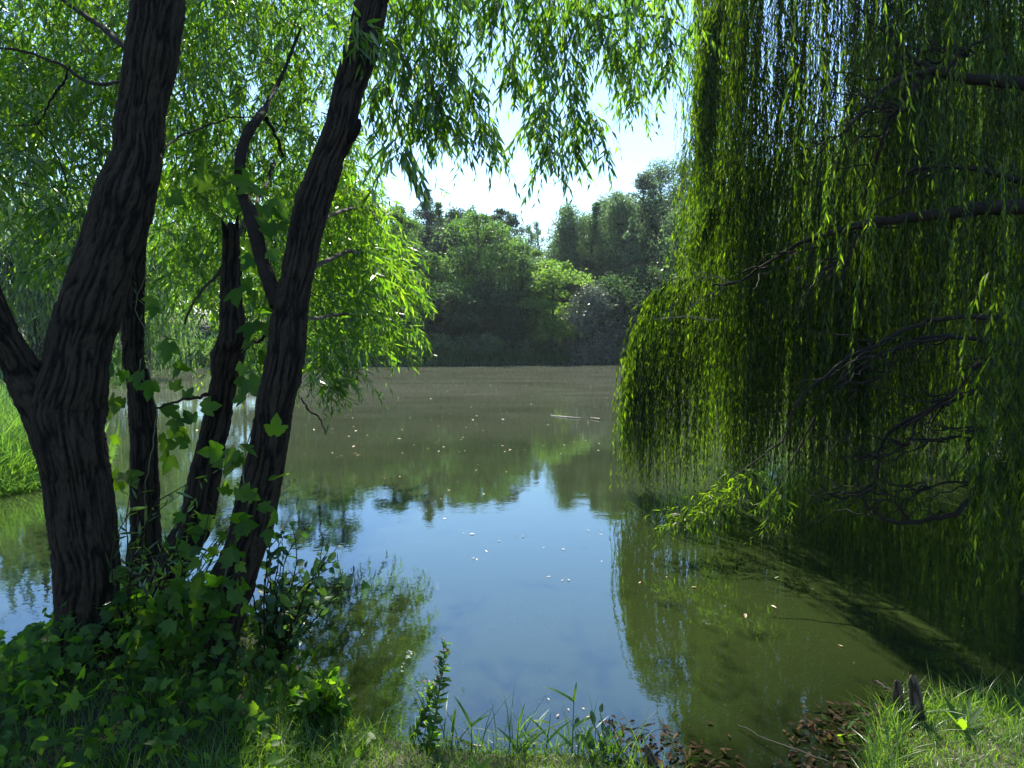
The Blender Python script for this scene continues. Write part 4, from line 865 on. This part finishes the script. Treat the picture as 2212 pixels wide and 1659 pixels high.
pts = np.concatenate([scatter(160, .0, .55, 2.3, 2.5, -.08, .06), scatter(80, -.35, .05, 2.35, 2.5, -.06, .05)]); grass('reed_grass', pts, .10, .24, .005, 'bright arching grass blades in front of the water, lower centre')
# dock and dandelion leaves
def rosette(name, base, n, L, w, label, mat='hop', up=.8):
    root_o = thing(name, base, label, 'plant'); l = MB(); a = np.arange(n)*2.4+rng.uniform(0, 6)
    d = np.stack([np.cos(a), np.sin(a), np.full(n, up)+rng.normal(0, .2, n)], 1)
    stamp(l, OVATE, np.repeat(np.array(base)[None], n, 0), d, np.stack([-np.cos(a)*.6, -np.sin(a)*.6, a*0+1], 1), L*rng.uniform(.7, 1.1, n), w); l.build('leaves', mat, root_o)
def gp(u, v, z=.14):
    for D in np.linspace(1.6, 5, 340):
        q = P(u, v, D)
        if q[2] <= z: return (float(q[0]), float(q[1]), float(ground_z([q[0]], [q[1]])[0]))
rosette('dock_plant', gp(665, 1590), 6, .11, .035, 'pale upright dock leaves in the grass at the lower left of centre')
rosette('dock_plant', gp(725, 1620), 4, .09, .03, 'small bright dock leaf beside the grass edge, right of the pale ones')
rosette('dandelion_plant', gp(1800, 1500), 7, .13, .03, 'bright dandelion leaves near the wooden stumps, lower right')
rosette('dandelion_plant', gp(2080, 1535), 6, .14, .03, 'bright dandelion leaves in the sunlit grass towards the right edge')
rosette('dandelion_plant', gp(1770, 1640), 6, .10, .035, 'broad yellowish leaf rosette low in the right-hand grass')
rosette('burdock_seedling', gp(1420, 1652, .05), 5, .06, .045, 'small round-leaved plant beside the dark stub at the bottom edge')
rosette('dandelion_plant', gp(1030, 1655, .1), 7, .09, .03, 'bright green leaf rosette at the bottom edge under the reeds')

# ------------------------------------------------------------------ stumps, sticks and litter
def stake(u, v, ut, vt, w, D, label, seed):
    b = P(u, v, D); e = P(ut, vt, D); root = None; m_ = MB()
    pr = [[b[0], b[1], b[2]-.08, w*1.1], [*b, w], [*(b*.45+e*.55), w*.85], [*(b*.1+e*.9), w*.55], [*e, w*.12]]
    bark_trunk(m_, pr, seed, .006, nu=40, dv=.005); tag(m_.build('wooden_stump', 'rot', smooth=True), label, 'stump')
stake(1985, 1560, 1972, 1458, .022, 2.56, 'taller rotten wooden stump in the grass at the lower right', 81)
stake(1942, 1540, 1938, 1468, .018, 2.62, 'shorter pale wooden stump left of the taller one', 82)
stake(1418, 1670, 1396, 1610, .014, 2.33, 'dark broken stub sticking up at the bottom edge near the muddy cove', 83)
def stick(pts, label, mat='limb', name='stick'):
    m_ = MB(); limb(m_, pts, 6, wob=.003); tag(m_.build(name, mat), label, 'stick')
def onw(u, v, z=.012):
    x = (u-1106)/FPX; y = (829.5-v)/FPX; f = math.cos(PITCH)+y*math.sin(PITCH); zz = -math.sin(PITCH)+y*math.cos(PITCH)
    D = (EYE-z)/-zz*f; return [x/f*D, D, z]
stick([[*onw(1190, 896), .01], [*onw(1225, 901), .022], [*onw(1256, 903), .012]], 'pale bare stick floating on the middle of the pond', 'pale')
stick([[*onw(1275, 903), .01], [*onw(1295, 906), .02]], 'short pale stick floating right of the longer one', 'pale')
stick([[*onw(1885, 1470, .05), .006], [*onw(1930, 1495, .06), .007], [*onw(1960, 1500, .06), .004]], 'dark stick lying at the grass edge by the stumps')
stick([[*onw(1590, 1560, .02), .0015], [*onw(1650, 1590, .03), .002], [*onw(1790, 1645, .06), .0015]], 'long thin stalk lying across the muddy cove', 'farbark')
stick([[*P(652, 860, 3.0), .004], [*P(682, 900, 2.95), .005], [*P(702, 938, 2.9), .003]], 'dark broken twig hanging beside the tall leaning trunk')
stick([[*onw(985, 1590, .02), .004], [*onw(1040, 1612, .03), .004]], 'thin pale twig lying in the shallow water under the reeds', 'pale')

LEAFM = []
for k, mt in enumerate(['dry', 'dry', 'willow']):
    mb = MB(); stamp(mb, LANCE2 if k != 1 else OVATE, np.array([[0, -.5, 0.]]), np.array([[0, 1., 0]]), np.array([[0, 0, 1.]]), 1.0, .28 if k != 1 else .46)
    LEAFM.append(mb)
def litter(name, label, group, pos, size, meshk):
    o0 = None
    for i, (p, s) in enumerate(zip(pos, size)):
        k = meshk[i]
        if k not in proto: 
            o = LEAFM[k].build(name, (['dry', 'dry', 'willow'] if name == 'floating_leaf' else ['mud_leaf', 'mud_leaf', 'dry'])[k], loc=(0, 0, 0)); proto[k] = o
        else: o = proto[k].copy(); C.objects.link(o); o.name = name
        o.location = p; o.scale = (s, s, s); o.rotation_euler = (rng.normal(0, .12), rng.normal(0, .12), rng.uniform(0, 6.28)); tag(o, label, 'leaf', group)
proto = {}
NEARP = [(960, 1120), (1020, 1153), (1000, 1152), (1050, 1190), (1078, 1168), (1030, 1208), (1022, 1205), (1115, 1155), (1130, 1158), (1175, 1182), (1185, 1245), (1088, 1273), (1228, 1252), (1215, 1253), (1298, 1154), (1270, 1145), (1300, 1212), (1216, 1186), (1262, 1182), (1440, 1246), (1382, 1258), (1500, 1268), (1678, 1247), (1825, 1214), (1755, 1272), (1672, 1310), (1610, 1330), (1815, 1394), (1845, 1432), (1395, 1285), (1408, 1218), (560, 1400), (1165, 1515), (1185, 1510), (1260, 1530), (1270, 1548), (1228, 1532), (1205, 1545), (45, 1240), (1240, 955), (1300, 1145)]
NEARP += [(rng.uniform(830, 1340), rng.uniform(990, 1110)) for _ in range(24)]
near = [onw(u, v, .006) for u, v in NEARP]
far = []
while len(far) < 225:
    v = rng.uniform(800, 990)**1.0; u = rng.uniform(240, 1370); q = onw(u, v, .006)
    if pond_sdf(np.array([q[0]]), np.array([q[1]]))[0] < -.5: far.append(q)
pos = near+far; size = [rng.uniform(.018, .042) if v < 1400 else rng.uniform(.010, .022) for u, v in NEARP]+[rng.uniform(.035, .07) for _ in far]
litter('floating_leaf', 'small pale fallen leaf floating on the pond', 'fallen leaves floating on the pond', pos, size, rng.choice([0, 0, 1, 2], len(pos)))
proto = {}
pos = []; 
while len(pos) < 60:
    q = [rng.uniform(.55, 1.3), rng.uniform(2.0, 2.7), 0]; d = pond_sdf(np.array([q[0]]), np.array([q[1]]))[0]
    if -.45 < d < .06: q[2] = max(float(ground_z([q[0]], [q[1]])[0]), .0)+.008; pos.append(q)
litter('dead_leaf', 'brown dead leaf lying in the muddy cove at the bottom of the picture', 'dead leaves lying in the muddy cove', pos, rng.uniform(.012, .034, 60), rng.choice([0, 0, 1], 60))

mb = MB(); n = 1500; x = rng.uniform(.35, 1.5, n); y = rng.uniform(1.9, 2.75, n); d = pond_sdf(x, y); m = (d > -.32+.1*rng.random(n)) & (d < .1); x, y, d = x[m], y[m], d[m]
p = np.column_stack([x, y, np.maximum(ground_z(x, y, d), 0)+rng.uniform(.002, .022, len(x))]); dd = rdir(len(x))*np.array([1, 1, .25])
stamp(mb, LANCE2, p, dd, rdir(len(x))*.5+np.array([0, 0, 1.]), rng.uniform(.02, .055, len(x)), rng.uniform(.006, .018, len(x)))
pts = p[rng.integers(0, len(p), 90)]; e = pts+rdir(90)*np.array([.09, .09, .03]); paths_tube(mb, np.stack([pts, (pts+e)/2+np.array([0, 0, .008]), e], 1), np.full((90, 3), .0014), 4)
tag(mb.build('leaf_litter', 'mud_leaf'), 'dark rotting leaf litter and twig bits in the muddy cove', 'litter', kind='stuff')
# ------------------------------------------------------------------ the air over the pond
def haze():
    m, n, l = new_mat('haze_air'); v = n.new('ShaderNodeVolumePrincipled')
    v.inputs['Color'].default_value = (.80, .90, 1.0, 1); v.inputs['Density'].default_value = .00028; v.inputs['Anisotropy'].default_value = .3
    o = n.new('ShaderNodeOutputMaterial'); l.new(v.outputs[0], o.inputs['Volume'])
    X, Y0, Y1, Z0, Z1 = 232, -232, 238, -3.2, 42
    v8 = [(x, y, z) for x in (-X, X) for y in (Y0, Y1) for z in (Z0, Z1)]
    mb = MB(); mb.add(v8, [[0, 1, 3, 2], [4, 6, 7, 5], [0, 4, 5, 1], [2, 3, 7, 6], [0, 2, 6, 4], [1, 5, 7, 3]])
    tag(mb.build('haze', m, loc=(0, 0, 0)), kind='stuff')
haze()
